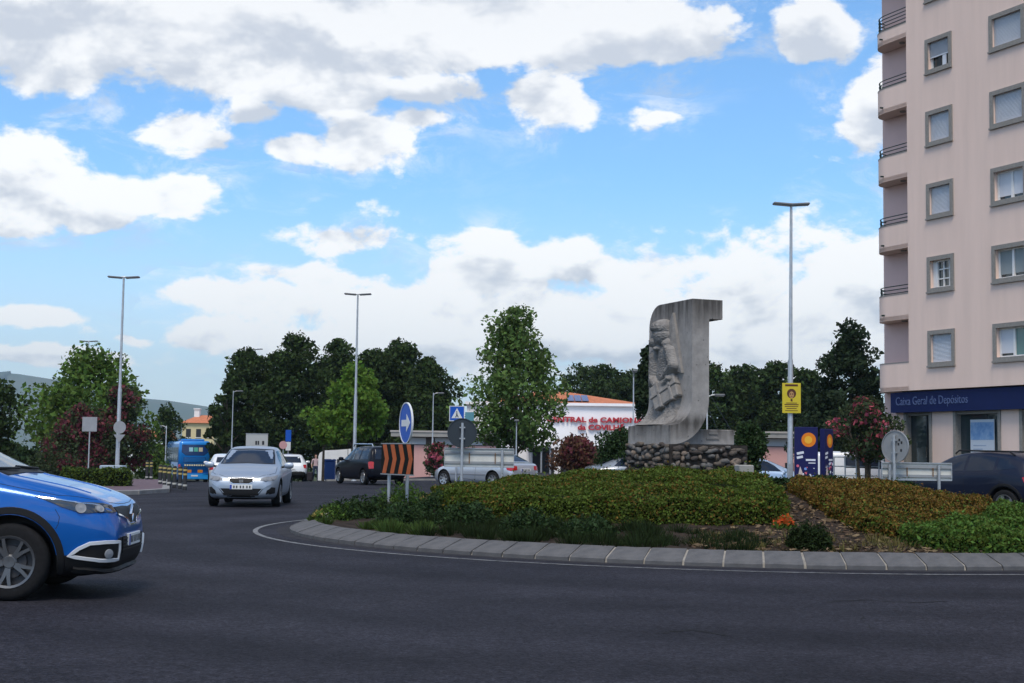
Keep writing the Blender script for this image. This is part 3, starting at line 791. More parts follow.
    gz, gp_ = 200, 120
    P_ = np.linspace(.10, D - .10, gp_); Zs = np.linspace(zf1 + .02, ztp - .25, gz)
    PP, ZZ = np.meshgrid(P_, Zs); Hh = np.full(PP.shape, -.035)
    def smax(a_, b_, k=.014):
        h = np.clip(.5 + .5*(a_ - b_)/k, 0, 1); return b_*(1 - h) + a_*h + k*h*(1 - h)
    def put(h): 
        nonlocal Hh
        Hh = smax(Hh, h)
    for p0, y0, p1, y1, r0, r1, hh in caps:
        z0_, z1_ = zz(y0), zz(y1); L2 = (p1-p0)**2 + (z1_-z0_)**2
        tt = np.clip(((PP-p0)*(p1-p0) + (ZZ-z0_)*(z1_-z0_))/L2, 0, 1); dd = np.hypot(PP-(p0+tt*(p1-p0)), ZZ-(z0_+tt*(z1_-z0_))); rr = r0 + tt*(r1-r0)
        put(np.where(dd < rr, hh*np.sqrt(np.clip(1-(dd/rr)**2, 0, 1)), -.035))
    def ell(px, y, rp, rz, hh, rot=0):
        q1, q2 = PP - pw(px), ZZ - zz(y); c_, s_ = math.cos(rot), math.sin(rot); q1, q2 = q1*c_ + q2*s_, -q1*s_ + q2*c_
        put(hh*np.sqrt(np.clip(1 - (q1/rp)**2 - (q2/rz)**2, 0, 1)) - .035*(((q1/rp)**2 + (q2/rz)**2) > 1))
    ell(664, 331, .30, .225, .42); ell(663, 324, .31, .17, .47)        # skull, scarf
    ell(659, 337, .16, .15, .44); ell(656, 340, .07, .05, .50)          # face, nose side
    ell(662, 345, .13, .06, .40); ell(671, 341, .12, .10, .42)          # chin, cheek hand
    band = np.exp(-((ZZ - zz(327.5) - .06*(PP - pw(664)))/.018)**2) * (np.hypot((PP-pw(664))/.3, (ZZ-zz(329))/.25) < 1) * .05
    Hh = Hh - band*.8
    eye = np.exp(-(((PP-pw(659))/.07)**2 + ((ZZ-zz(333.5))/.03)**2)) * .10; Hh = Hh - eye
    for k_ in range(9):                                                 # folds of the robe
        pc = pw(654 + k_*2.9); Hh = Hh - .035*np.exp(-((PP - pc - .12*(ZZ - zz(410)))/.025)**2) * (ZZ < zz(397)) * (Hh > 0)
    nzr = np.random.default_rng(5).normal(size=PP.shape)*.007
    Hh = np.where(Hh > 0, Hh*.5, Hh); Hh = np.minimum(Hh, .80*(1 - PP/D) + .01)
    V = [(-max(-.03, h + e) , p, w) for p, w, h, e in zip(PP.ravel(), ZZ.ravel(), Hh.ravel(), nzr.ravel())]
    # follow the inner curve at the foot
    def inner(w):
        c = zf1 + .44
        if w >= c: return 0.0
        s = min(1, (c - w)/.44); return -fo + fo*math.sqrt(max(0, 1 - s*s))
    V = [(inner(w) + x, p, w) for x, p, w in V]
    Fs = [(j*gp_ + i, j*gp_ + i + 1, (j+1)*gp_ + i + 1, (j+1)*gp_ + i) for j in range(gz-1) for i in range(gp_-1)]
    rm = mat('relief_stone', (.28, .262, .245), .92, var=.18, scale=6, bump=.3, bscale=50, c2=(.18, .168, .158))
    MB().add(V, Fs).build('figure_relief', rm, root, smooth='all')
    # carved blade / leaf shape and the corded pack
    bl = [(pw(682), zz(372)), (pw(679), zz(350)), (pw(676.5), zz(330)), (pw(673.5), zz(309.5)), (pw(669.5), zz(321)), (pw(668.5), zz(342)), (pw(671), zz(368))]
    n = len(bl); V = [(.02, p, w) for p, w in bl] + [(-.05, p, w) for p, w in bl]; cpt = (-.10, sum(p for p, w in bl)/n, sum(w for p, w in bl)/n)
    V.append(cpt); Fs = [(i, (i+1) % n, (i+1) % n + n, i + n) for i in range(n)] + [(i + n, (i+1) % n + n, 2*n) for i in range(n)]
    MB().add(V, Fs).build('carved_blade', rm, root)
    cp, cz = pw(671), zz(392)
    Mb = Matrix.Translation((-.02, cp, cz)) @ Matrix.Rotation(R(-28), 4, 'X') @ Matrix.Rotation(R(18), 4, 'Z')
    pk = MB().box(-.20, .20, -.31, .31, -.23, .23, M=Mb, ch=.02).build('carved_pack', rm, root)
    for q in (-.16, .12): MB().box(-.222, .205, q - .03, q + .03, -.252, .252, M=Mb, ch=.01).build('pack_cord', rm, pk)
    MB().box(-.222, .205, -.33, .33, .0, .06, M=Mb, ch=.01).build('pack_cord', rm, pk)
    # rubble masonry base: single stones in dark mortar
    zb = .55; zt_ = zf0 - .002; u0, u1, v0, v1 = -fo - .02, 1.10, -.02, D + .02
    ms = MB().box(u0, u1, v0, v1, zb, zt_).build('rubble_base', mat('dark_mortar', (.035, .03, .027), .95, var=.3, scale=8), root)
    sm = [mat('rubble_brown', (.105, .088, .074), .9, var=.35, scale=9, bump=.5, bscale=24), mat('rubble_grey', (.13, .123, .118), .9, var=.35, scale=9, bump=.5, bscale=24), mat('rubble_dark', (.06, .05, .045), .9, var=.35, scale=9, bump=.5, bscale=24), mat('rubble_ochre', (.19, .15, .12), .9, var=.3, scale=7, bump=.5, bscale=24)]
    rr = random.Random(11)
    def stone(c, ax, w, h, m):
        """one rounded rubble stone; ax the outward axis"""
        bm = bmesh.new(); n = rr.randint(6, 8); vs = []
        ph = rr.uniform(0, 6); tl = rr.uniform(-.3, .3)
        for lay, (sc_, dp) in enumerate(((1, -.02), (.985, .03), (.84, .052))):
            for i in range(n):
                th = ph*.1 + 2*math.pi*i/n; cx_, cz_ = math.cos(th), math.sin(th); k = 1 / max(abs(cx_), abs(cz_))**.62
                vs.append((cx_*k*w/2*sc_*rr.uniform(.8, 1.12), dp*rr.uniform(.8, 1.3), cz_*k*h/2*sc_*rr.uniform(.8, 1.12)))
        vs = [(x*math.cos(tl) - zz_*math.sin(tl), d, x*math.sin(tl) + zz_*math.cos(tl)) for x, d, zz_ in vs]
        b = MB(); b.v = [(c[0] + (x if ax == 'v' else -d), c[1] + (-d if ax == 'v' else x), c[2] + zz_) for x, d, zz_ in vs]
        b.f = [(l*n + i, l*n + (i+1) % n, (l+1)*n + (i+1) % n, (l+1)*n + i) for l in (0, 1) for i in range(n)] + [tuple(2*n + i for i in range(n))]
        b.build('stone', m, ms, smooth='all')
    for ax, a0, a1, fixed in (('v', u0, u1, v0), ('u', v0, v1, u0)):
        zc = zt_
        while zc > .6:
            h = rr.uniform(.06, .13); p = a0 + .03
            while p < a1 - .08:
                w = rr.choice((rr.uniform(.06, .12), rr.uniform(.1, .22), rr.uniform(.15, .34))); w = min(w, a1 - .03 - p)
                hh = h * rr.uniform(.7, 1.25)
                c = (p + w/2, fixed, zc - h/2) if ax == 'v' else (fixed, p + w/2, zc - h/2)
                c = (c[0], c[1], c[2] + rr.uniform(-.045, .045)); stone(c, ax, w*.93, hh*.95, rr.choices(sm, (3, 4, 3, 1.4))[0]); p += w
            zc -= h
monument()
# small concrete inspection box on the island
p = at(744, 478, 23.2); o = MB().box(-.12, .12, -.25, .25, 0, .5, ch=.015).build('concrete_box', CONC); o.location = (p.x, 23.2, mound(p.x, 23.2)); tag(o, 'small grey concrete box beside the monument base among the hedges', 'box')
# ------------------------------------------------------------------ vegetation
LEAF = {
 'dark':  mat('leaf_dark', (.036, .057, .018), .6, spec=.06, island=.65, trans=.22),
 'mid':   mat('leaf_mid', (.090, .150, .030), .55, spec=.06, island=.42, trans=.28),
 'light': mat('leaf_light', (.105, .185, .028), .55, spec=.06, island=.35, trans=.34),
 'plane': mat('leaf_plane', (.100, .160, .044), .5, spec=.06, island=.5, trans=.28),
 'conifer': mat('leaf_conifer', (.022, .036, .017), .7, spec=.06, island=.35, trans=.12),
 'oleander': mat('leaf_oleander', (.045, .062, .028), .55, spec=.06, island=.4, trans=.22),
 'rust':  mat('leaf_rust', (.10, .050, .032), .6, spec=.06, island=.4, trans=.22),
 'wine':  mat('blossom_wine', (.15, .042, .055), .6, spec=.06, island=.45, trans=.25),
 'pink':  mat('blossom_pink', (.42, .09, .13), .6, spec=.06, island=.35, trans=.25),
 'hedge': mat('hedge_leaf', (.074, .104, .017), .55, spec=.06, island=.5, trans=.25),
 'brown': mat('hedge_leaf_brown', (.15, .085, .020), .6, spec=.06, island=.45, trans=.2),
 'green': mat('hedge_leaf_bright', (.075, .135, .026), .55, spec=.06, island=.45, trans=.28),
 'deep': mat('hedge_leaf_deep', (.028, .050, .018), .55, spec=.06, island=.45, trans=.2),
}
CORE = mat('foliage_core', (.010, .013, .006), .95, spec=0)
def profile(shape, t):
    if shape == 'round': return np.sqrt(np.clip(1 - (2*t - 1)**2, 0, 1))**.8
    if shape == 'broad': return np.clip(np.sin(np.pi * np.clip(t, 0, 1)**.72), 0, 1)**.55
    if shape == 'column': return np.clip(np.minimum(1, t*5) * (1 - t**3.2), 0, 1)**.6
    if shape == 'cone': return np.clip((1 - t)**.75 * np.minimum(1, t*7 + .25), 0, 1)
    if shape == 'pear': return np.clip(np.minimum(1, t*3.2 + .45) * (1 - t**2.0)**.75, 0, 1)
    if shape == 'dome': return np.sqrt(np.clip(1 - t**2.2, 0, 1))
def crown_pts(r, h0, h1, rad, shape, nc, nl, cr, squash=.8, inner=.0):
    H = h1 - h0; t = r.uniform(.02, .97, nc)
    w = profile(shape, t); keep = r.uniform(0, 1, nc) < (w + .25); t = t[keep]; w = w[keep]
    a = r.uniform(0, 2*np.pi, len(t)); rr = np.sqrt(r.uniform(.12, 1, len(t))) * r.uniform(.78, 1.02, len(t))
    lob = 1 + .20*np.sin(3*a + r.uniform(0, 6)) + .16*np.sin(5*a + 9*t) + .10*np.sin(13*t + 2*a)
    R_ = np.maximum(0, w*rad*lob*rr - cr*.35)
    C = np.stack([R_*np.cos(a), R_*np.sin(a), h0 + t*H], 1)
    crs = cr * r.uniform(.55, 1.25, len(t))
    P = []
    for c, k in zip(C, crs):
        m = max(6, int(nl * (k/cr)**2)); dd = r.normal(size=(m, 3)); dd /= np.linalg.norm(dd, axis=1)[:, None]
        dd *= (r.uniform(.15, 1, m)**.45)[:, None] * k; dd[:, 2] *= squash; P.append(c + dd)
    return C, np.concatenate(P)
def tree_meshes(seed, h, h0, rad, shape, nc, nl, cr, leaf, m, trunk_r=.16, lean=0, flowers=None, ff=.0, limbs=14, stems=1, aspect=.62, squash=.8):
    r = np.random.default_rng(seed); C, P = crown_pts(r, h0, h, rad, shape, nc, nl, cr, squash)
    tb = MB()
    for s_ in range(stems):
        ox, oy = (0, 0) if stems == 1 else (r.uniform(-.3, .3)*rad, r.uniform(-.3, .3)*rad)
        top = h0 + (h - h0)*.8
        pts = [(ox*.4, oy*.4, -.15), (ox*.5, oy*.5, h0*.5), (ox*.7 + r.normal()*.05, oy*.7, h0), (ox + r.normal()*.12, oy + r.normal()*.12, (h0 + top)/2), (ox + r.normal()*.15, oy, top)]
        tb.tube(pts, [trunk_r*1.25, trunk_r, trunk_r*.88, trunk_r*.5, trunk_r*.12], 8)
    for i in r.choice(len(C), min(limbs, len(C)), replace=False):
        c = C[i]; b = Vector((0, 0, max(h0*.85, c[2] - .9*math.hypot(c[0], c[1]) - .3))); e = Vector(c); mid = b.lerp(e, .5) + Vector((0, 0, .12))
        tb.tube([b, mid, e], [trunk_r*.42, trunk_r*.28, trunk_r*.08], 5)
    tm = tb.mesh('trunk', BARK, True)
    fm = None
    if flowers:
        sel = r.uniform(0, 1, len(P)) < ff
        # blossoms cluster
        cs = C[r.choice(len(C), max(3, int(len(C)*.55)))]; dmin = np.min(np.linalg.norm(P[:, None, :] - cs[None], axis=2), axis=1); sel &= dmin < cr*.75
        Vf, Ff = leaves(P[sel] * np.array([1.02, 1.02, 1.0]), leaf*1.1, r, aspect=.9); fm = np_mesh('flowers', Vf, Ff, flowers); P = P[~sel]
    Vl, Fl = leaves(P, leaf, r, aspect=aspect)
    return tm, np_mesh('crown', Vl, Fl, m), fm
def put_tree(name, ms, label, cat, x, y, z=None, s=(1, 1, 1), rz=0, group=None):
    root = thing(name, label, cat, (x, y, g(x, y) if z is None else z), rz, group); root.scale = s
    for nm, me in zip(('trunk', 'crown', 'flowers'), ms):
        if me:
            o = link(nm, me, root)
            if nm == 'flowers': o['kind'] = 'stuff'
    return root
WF = {'column': 1.34, 'pear': 1.24, 'broad': 1.16, 'round': 1.12, 'dome': 1.12}
def tree(name, label, px, Y, ytop, wpx, ybot, shape, m, seed, nc=60, nl=90, crf=.24, leaf=.22, group=None, trunk_r=.16, cat='tree', **k):
    x = gx(px, Y); z0 = g(x, Y); h = zt(px, ytop, Y) - z0; h0 = max(.15, zt(px, ybot, Y) - z0); rad = wpx/2*Y/F*WF.get(shape, 1.15)
    x = at(px, (ytop + ybot)/2, Y).x
    ms = tree_meshes(seed, h, h0, rad*.97, shape, nc, nl, rad*crf + .12, leaf, LEAF[m], trunk_r, **k)
    return put_tree(name, ms, label, cat, x, Y, z0, rz=seed, group=group)

# far left
tree('tree', 'dark tree cut off by the left edge of the picture', -2, 70, 384, 62, 462, 'broad', 'dark', 1, 50, 110, .3, .2)
tree('plane_tree', 'broad mid-green tree behind the wine-red shrubs on the left', 88, 80, 353, 122, 462, 'broad', 'mid', 2, 130, 120, .24, .24, trunk_r=.22)
tree('oleander', 'wide wine-red flowering shrub by the square sign on the left', 78, 67, 408, 84, 476, 'dome', 'oleander', 3, 90, 120, .24, .13, flowers=LEAF['wine'], ff=.75, stems=4, trunk_r=.06, cat='shrub')
tree('oleander', 'tall wine-red flowering shrub behind the lamp post with round signs', 122, 69, 388, 62, 474, 'broad', 'oleander', 4, 90, 120, .24, .13, flowers=LEAF['wine'], ff=.62, stems=4, trunk_r=.07, cat='shrub')
tree('tree', 'dark green tree left of the blue bus', 166, 128, 404, 44, 466, 'pear', 'dark', 5, 70, 90, .26, .22)
tree('shrub', 'low leafy bush behind the bollards left of the bus', 150, 88, 444, 44, 478, 'dome', 'mid', 6, 40, 90, .3, .2, cat='shrub', stems=3, trunk_r=.05)
# the poplar row behind the parking
for i, (px, Y, yt, w, yb, lb) in enumerate((
    (226, 108, 380, 36, 474, 'small dark tree at the left end of the tall dark row behind the bus'),
    (248, 112, 349, 62, 470, 'dark tall tree behind the distant lamp post right of the bus'),
    (292, 108, 335, 68, 472, 'tallest dark tree of the row, left of the bright green tree'),
    (334, 114, 338, 58, 470, 'dark tall tree directly behind the bright green tree'),
    (374, 110, 346, 50, 466, 'dark tree between the bright green tree and the lamp post'),
    (398, 112, 340, 60, 466, 'dark tall tree to the right of the bright green tree'),
    (428, 108, 357, 48, 462, 'dark tree above the blue arrow sign'),
    (446, 116, 392, 22, 450, 'small dark tree at the right end of the tall dark row'))):
    tree('dark_tree', lb, px, Y, yt, w, yb, 'column' if w > 40 else 'pear', 'dark', 20 + i, 250 if w > 40 else 60, 100, .2, .26, group='dark trees in a row behind the car park', trunk_r=.2)
tree('bright_tree', 'bright yellow-green tree over the white kiosk', 354, 78, 367, 66, 440, 'broad', 'light', 40, 110, 110, .23, .2, trunk_r=.13)
tree('bright_tree', 'small pale green tree low beside the bright yellow-green tree', 324, 80, 412, 30, 444, 'round', 'light', 41, 26, 90, .3, .2, trunk_r=.07)
tree('plane_tree', 'large central tree in full leaf in front of the bus station', 516, 64, 309, 108, 450, 'pear', 'plane', 42, 215, 95, .17, .165, trunk_r=.15, limbs=26, squash=.9)
tree('oleander', 'small red-flowered shrub against the salmon-pink wall', 437, 90, 444, 34, 472, 'dome', 'oleander', 43, 40, 90, .28, .16, flowers=LEAF['pink'], ff=.5, stems=3, trunk_r=.05, cat='shrub')
tree('red_shrub', 'round reddish-brown shrub in front of the bus station', 577, 52, 441, 58, 468, 'dome', 'rust', 44, 60, 120, .28, .11, cat='shrub', stems=3, trunk_r=.04, flowers=LEAF['wine'], ff=.4)
tree('round_shrub', 'dense dark green clipped shrub left of the monument', 622, 46, 431, 52, 468, 'dome', 'deep', 45, 110, 170, .2, .075, cat='shrub', stems=3, trunk_r=.04)
tree('round_shrub', 'dense round dark green shrub right of the monument base', 748, 33, 424, 34, 474, 'round', 'deep', 46, 90, 170, .22, .06, cat='shrub', stems=2, trunk_r=.04)
tree('pine_tree', 'dark pine just left of the monument, mostly hidden behind it', 652, 66, 344, 40, 442, 'pear', 'conifer', 47, 80, 110, .26, .2, trunk_r=.12)
# trees beyond the station and on the right
for i, (px, Y, yt, w, yb, lb) in enumerate((
    (578, 150, 364, 60, 440, 'dark tree behind the left of the station roof'),
    (606, 146, 366, 62, 440, 'dark tree behind the middle of the station roof'),
    (634, 150, 370, 60, 440, 'dark tree behind the right end of the station roof'),
    (712, 120, 362, 62, 452, 'dark tree directly right of the monument slab'),
    (744, 125, 364, 64, 452, 'dark tree behind the round shrub right of the monument'),
    (776, 122, 363, 64, 452, 'dark tree behind the yellow poster'),
    (806, 118, 370, 56, 452, 'dark tree between the lamp post and the big conifer'))):
    tree('dark_tree', lb, px, Y, yt, w, yb, 'broad', 'dark', 60 + i, 140, 100, .22, .28, group='dark trees along the far side', trunk_r=.18)
tree('conifer', 'large dark conifer beside the apartment block', 850, 84, 321, 100, 468, 'pear', 'conifer', 70, 230, 110, .17, .22, trunk_r=.2, squash=.55)
tree('conifer', 'low dark foliage under the conifer behind the blue advertising panels', 826, 74, 395, 60, 470, 'broad', 'conifer', 71, 80, 100, .26, .2, trunk_r=.1)
tree('oleander', 'pink-flowering oleander in front of the conifer by the apartment block', 864, 54, 398, 74, 455, 'broad', 'oleander', 72, 70, 90, .22, .14, flowers=LEAF['pink'], ff=.26, stems=3, trunk_r=.06, cat='shrub')
# low dark scrub so that no bare ground shows between trunks
for px, Y, yt, w, lb in ((14, 88, 446, 70, 'low dark scrub at the far left behind the blue car'), (60, 96, 440, 70, 'low dark scrub behind the wine-red shrubs'), (268, 100, 452, 90, 'low dark scrub under the tall dark trees'), (762, 112, 440, 70, 'low dark scrub under the trees behind the yellow poster'), (838, 98, 430, 90, 'low dark scrub behind the conifer')):
    tree('shrub', lb, px, Y, yt, w, 480, 'dome', 'deep', 80 + px % 7, 60, 90, .2, .25, cat='shrub', stems=3, trunk_r=.06)

# clipped hedges
def hedge(label, poly, th, m, dens, leaf, seed, zf=None, m2=None, group=None, zfp=None):
    r = np.random.default_rng(seed)
    poly = [Vector(p) for p in poly]; ins = [tuple(p) for p in poly]
    cxm = sum(p.x for p in poly)/len(poly); cym = sum(p.y for p in poly)/len(poly)
    root = thing('hedge', label, 'hedge', (cxm, cym, 0), group=group)
    zf = zf or mnd
    # core
    bm = bmesh.new(); P = []
    for i in range(len(poly)):
        a, b = poly[i], poly[(i+1) % len(poly)]; k = max(1, int((b - a).length/.4)); P += [a.lerp(b, t/k) for t in range(k)]
    cen = Vector((cxm, cym))
    rings = []
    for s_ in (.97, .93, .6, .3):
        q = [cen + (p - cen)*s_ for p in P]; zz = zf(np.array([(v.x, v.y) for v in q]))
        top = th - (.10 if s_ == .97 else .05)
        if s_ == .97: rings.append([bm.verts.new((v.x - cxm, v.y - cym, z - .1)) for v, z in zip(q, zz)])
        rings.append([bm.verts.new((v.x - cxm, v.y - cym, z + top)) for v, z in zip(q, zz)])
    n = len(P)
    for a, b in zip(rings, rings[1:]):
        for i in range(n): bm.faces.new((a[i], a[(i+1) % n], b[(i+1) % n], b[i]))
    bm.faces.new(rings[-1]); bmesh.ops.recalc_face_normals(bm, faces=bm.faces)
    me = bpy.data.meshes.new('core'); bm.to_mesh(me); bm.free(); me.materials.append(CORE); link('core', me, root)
    # leaves on top
    lo = np.min([tuple(p) for p in poly], 0); hi = np.max([tuple(p) for p in poly], 0)
    area = (hi - lo).prod(); n = int(area*dens); Q = r.uniform(lo, hi, (n, 2)); Q = Q[in_poly(Q, ins)]
    wob = .035*np.sin(Q[:, 0]*5.1 + seed) + .035*np.sin(Q[:, 1]*4.3 + Q[:, 0]*2) + .03*np.sin(Q[:, 0]*11 + Q[:, 1]*9)
    zq = zf(Q) + th + wob - np.abs(r.normal(0, .04, len(Q))) + (r.uniform(0, 1, len(Q)) > .985)*r.uniform(.02, .10, len(Q))
    T = np.column_stack([Q, zq]); nt = np.tile([0, 0, 1.0], (len(T), 1))
    # sides
    per = [(poly[i], poly[(i+1) % len(poly)]) for i in range(len(poly))]; S, NS_ = [], []
    for a, b in per:
        L_ = (b - a).length; m_ = int(L_*th*dens*1.1); t = r.uniform(0, 1, m_); p = np.array(a)[None]*(1-t)[:, None] + np.array(b)[None]*t[:, None]
        nn = np.array([(b - a).y, -(b - a).x])/L_; mid = (np.array(a) + np.array(b))/2
        if np.dot(nn, mid - np.array([cxm, cym])) < 0: nn = -nn
        p = p + nn*(r.normal(0, .035, m_) + .03*np.sin(t*L_*6))[:, None]; z = zf(p) + r.uniform(0, 1, m_)*th
        p = p - nn*(np.clip((z - zf(p))/th - .75, 0, 1)*.30)[:, None]
        S.append(np.column_stack([p, z])); NS_.append(np.tile([*nn, .3], (m_, 1)))
    A = np.concatenate([T] + S); NN = np.concatenate([nt] + NS_)
    A = A - np.array([cxm, cym, 0]); V, Fq = leaves(A, leaf, r, nrm=NN, nb=.45, aspect=.6)
    me = np_mesh('foliage', V, Fq, [LEAF[m]] + ([LEAF[m2[0]]] if m2 else []))
    if m2:
        sel = (r.uniform(0, 1, len(A)) < np.clip(m2[1](A + np.array([cxm, cym, 0])), 0, 1)).astype(np.int32); me.polygons.foreach_set('material_index', sel)
    link('foliage', me, root)
    return root
hedge('large low clipped hedge in front of the monument, green with a reddish tint', [(-1.35, 24.2), (-1.0, 22.9), (-.35, 21.9), (.6, 21.0), (1.7, 20.45), (2.8, 20.15), (3.75, 20.05), (3.95, 20.5), (3.98, 22), (3.95, 24.2), (2.4, 24.4), (2.0, 25.3), (1.0, 27), (-.7, 27.0)], .38, 'hedge', 4600, .036, 1, m2=('brown', lambda P: .13 + .13*np.sin(P[:, 0]*2.1)*np.sin(P[:, 1]*1.7)))
hedge('rusty brown clipped hedge to the right of the monument', [(4.75, 24.2), (4.65, 22), (4.72, 19.9), (4.95, 19.0), (5.2, 18.7), (6.5, 20.1), (7.5, 22.2), (6.4, 24.0), (5.6, 24.6)], .24, 'brown', 4600, .035, 2, m2=('hedge', lambda P: .22 + .5*np.clip((21.0 - P[:, 1])*.25, 0, 1)))
hedge('bright green untrimmed hedge at the right edge of the island', [(5.1, 18.6), (5.35, 18.0), (5.8, 17.75), (7.2, 18.0), (8.6, 18.9), (9.6, 19.8), (9.0, 21), (7.6, 22.1), (6.6, 20.0), (5.4, 18.8)], .26, 'green', 4000, .045, 3, m2=('hedge', lambda P: .3 + 0*P[:, 0]))
hedge('dark green low hedge behind the rusty hedge', [(4.7, 26.2), (5.0, 25.2), (6.6, 24.7), (7.4, 25.2), (7.2, 27.5), (5, 28.2)], .22, 'deep', 2200, .05, 4)
gxy = lambda P: np.array([g(a, b) for a, b in P]) + .12
xh0, xh1 = gx(70, 46), gx(128, 46)
hedge('neat box hedge on the left pavement beneath the lamp post', [(xh0, 45.2), (xh1, 46.2), (xh1 - .3, 47.4), (xh0 - .3, 46.6)], .52, 'hedge', 1500, .06, 5, zf=gxy, m2=('deep', lambda P: .35 + 0*P[:, 0]))

# loose planting along the kerb, flowers, tufts, litter on the soil
def tufts(spots, seed, hgt, n, spread, leaf_w=.008):
    r = np.random.default_rng(seed); V, Fq = [], []
    for (x, y, s) in spots:
        k = int(n*s); a = r.uniform(0, 2*np.pi, k); d = r.uniform(0, 1, k)**.6*spread*s; bx, by = x + d*np.cos(a)*.6, y + d*np.sin(a)*.6
        bz = mnd(np.column_stack([bx, by])) - .02; h = hgt*s*r.uniform(.55, 1.1, k)*(1 - .35*(d/(spread*s))**2)
        tx, ty = bx + np.cos(a)*d*.45 + r.normal(0, .02, k), by + np.sin(a)*d*.45 + r.normal(0, .02, k)
        w = r.uniform(.6, 1.5, k)*leaf_w; pa = r.uniform(0, np.pi, k); ox, oy = np.cos(pa)*w, np.sin(pa)*w
        for i in range(k): V += [(bx[i]-ox[i], by[i]-oy[i], bz[i]), (bx[i]+ox[i], by[i]+oy[i], bz[i]), (tx[i]+ox[i]*.4, ty[i]+oy[i]*.4, bz[i]+h[i]), (tx[i]-ox[i]*.4, ty[i]-oy[i]*.4, bz[i]+h[i])]
    V = np.array(V); return V, np.arange(len(V)).reshape(-1, 4)
HEATH = mat('heath_blade', (.019, .030, .010), .7, spec=.06, island=.6, trans=.2)
GRASSB = mat('grass_blade', (.060, .095, .024), .6, spec=.06, island=.4, trans=.3)
rr = random.Random(3)
def isl(px, dk): # point near the kerb: pixel column, metres inside the inner kerb edge
    d = ray(px, 520); d = Vector((d.x, d.y)).normalized(); c = Vector((CX, CY)); b = d.dot(c); rad = RK - .4 - dk
    return d * (b - math.sqrt(max(0, b*b - c.length_squared + rad*rad)))
sp = []
for px in range(428, 762, 9):
    for dk in (.25, .6, .95, 1.3, 1.7):
        if rr.random() < (.62 if px < 660 else .4) - .1*(dk > 1): p = isl(px + rr.uniform(-5, 5), dk + rr.uniform(-.15, .15)); sp.append((p.x, p.y, rr.uniform(.55, 1.1)))
V, Fq = tufts(sp, 1, .20, 170, .24, .005); o = link('heath_planting', np_mesh('heath_planting', V, Fq, HEATH)); tag(o, 'dark green heath planting along the near kerb', 'ground cover', kind='stuff')
sp = []
for px in range(316, 430, 6):
    for dk in (.3, .7, 1.2, 1.8, 2.4):
        if rr.random() < .34: p = isl(px + rr.uniform(-4, 4), dk + rr.uniform(-.2, .2)); sp.append((p.x, p.y, rr.uniform(.5, 1.0)))
V, Fq = tufts(sp, 2, .26, 170, .28, .011); o = link('grass', np_mesh('grass', V, Fq, GRASSB)); tag(o, 'patchy grass and weeds at the left tip of the island', 'grass', kind='stuff')
def bush(label, x, y, rx, h, m, n, leaf, seed, cat='shrub', name='shrub', flowers=None, ff=.3, aspect=.5, group=None):
    r = np.random.default_rng(seed); root = thing(name, label, cat, (x, y, mound(x, y) - .03), group=group)
    d = r.normal(size=(n, 3)); d /= np.linalg.norm(d, axis=1)[:, None]; d[:, 2] = np.abs(d[:, 2])
    a = np.arctan2(d[:, 1], d[:, 0]); lob = 1 + .14*np.sin(3*a + seed) + .1*np.sin(7*a + seed*2 + d[:, 2]*4)
    P = d*np.array([rx, rx, h])*(r.uniform(.25, 1.0, n)**.4*lob)[:, None]
    if flowers:
        s = r.uniform(0, 1, n) < ff*(P[:, 2] > h*.45); Vf, Ff = leaves(P[s], leaf*1.1, r, aspect=.9); link('flowers', np_mesh('flowers', Vf, Ff, flowers), root)['kind'] = 'stuff'; P = P[~s]
    Vl, Fl = leaves(P, leaf, r, aspect=aspect); link('foliage', np_mesh('foliage', Vl, Fl, LEAF[m] if isinstance(m, str) else m), root)
    sb = MB()
    for i in range(5): 
        c = P[r.integers(len(P))]; sb.tube([(0, 0, -.05), tuple(c*.5), tuple(c*.9)], [.014, .01, .004], 5)
    link('stem', sb.mesh('stem', BARK, True), root); return root
p = isl(808, .55); bush('lone rounded green bush by the kerb on the bare soil', p.x, p.y, .30, .34, HEATH, 5200, .055, 3, aspect=.25)
for i, (px, dk, rx, h, m, lb) in enumerate((
    (350, 1.9, .55, .36, 'deep', 'low dark bush at the left tip of the island'),
    (375, 1.4, .6, .40, 'deep', 'low dark bush just left of the chevron board posts'),
    (402, 2.2, .55, .55, 'mid', 'taller loose bush between the sign posts and the hedge'),
    (404, 1.0, .5, .36, 'deep', 'low dark bush at the foot of the sign posts'),
    (338, 2.8, .45, .30, 'mid', 'small green plant at the far left edge of the island'),
    (440, 1.9, .5, .42, 'deep', 'loose bush right of the arrow sign post'),
    (530, 1.25, .42, .34, 'deep', 'low tuft of heath in front of the large hedge'),
    (470, 1.5, .45, .36, 'deep', 'dark low bush below the left corner of the large hedge'),
    (590, 1.1, .40, .30, 'deep', 'low leafy bush in front of the middle of the large hedge'))):
    p = isl(px, dk); bush(lb, p.x, p.y, rx, h, m, 2600, .05, 10 + i)
LILY = mat('orange_petal', (.55, .10, .02), .6, island=.2, trans=.2); WHF = mat('white_petal', (.55, .55, .48), .6, island=.2, trans=.2); YLF = mat('yellow_petal', (.42, .33, .10), .6, island=.25, trans=.2)
for px, dk, rx, h, fm_, lb, nm in ((785, 2.3, .16, .20, LILY, 'orange flower clump on the bare soil beside the large hedge', 'flower_clump'), (327, .55, .22, .18, WHF, 'white flowers at the left tip of the island by the kerb', 'flower_clump'), (322, 1.1, .2, .2, YLF, 'yellow-orange flowers at the left tip of the island', 'flower_clump'), (428, 2.5, .3, .34, YLF, 'pale yellow flowers beside the left end of the large hedge', 'flower_clump')):
    p = isl(px, dk); bush(lb, p.x, p.y, rx, h, 'mid', 700, .05, int(px), cat='flowers', name=nm, flowers=fm_, ff=.6)
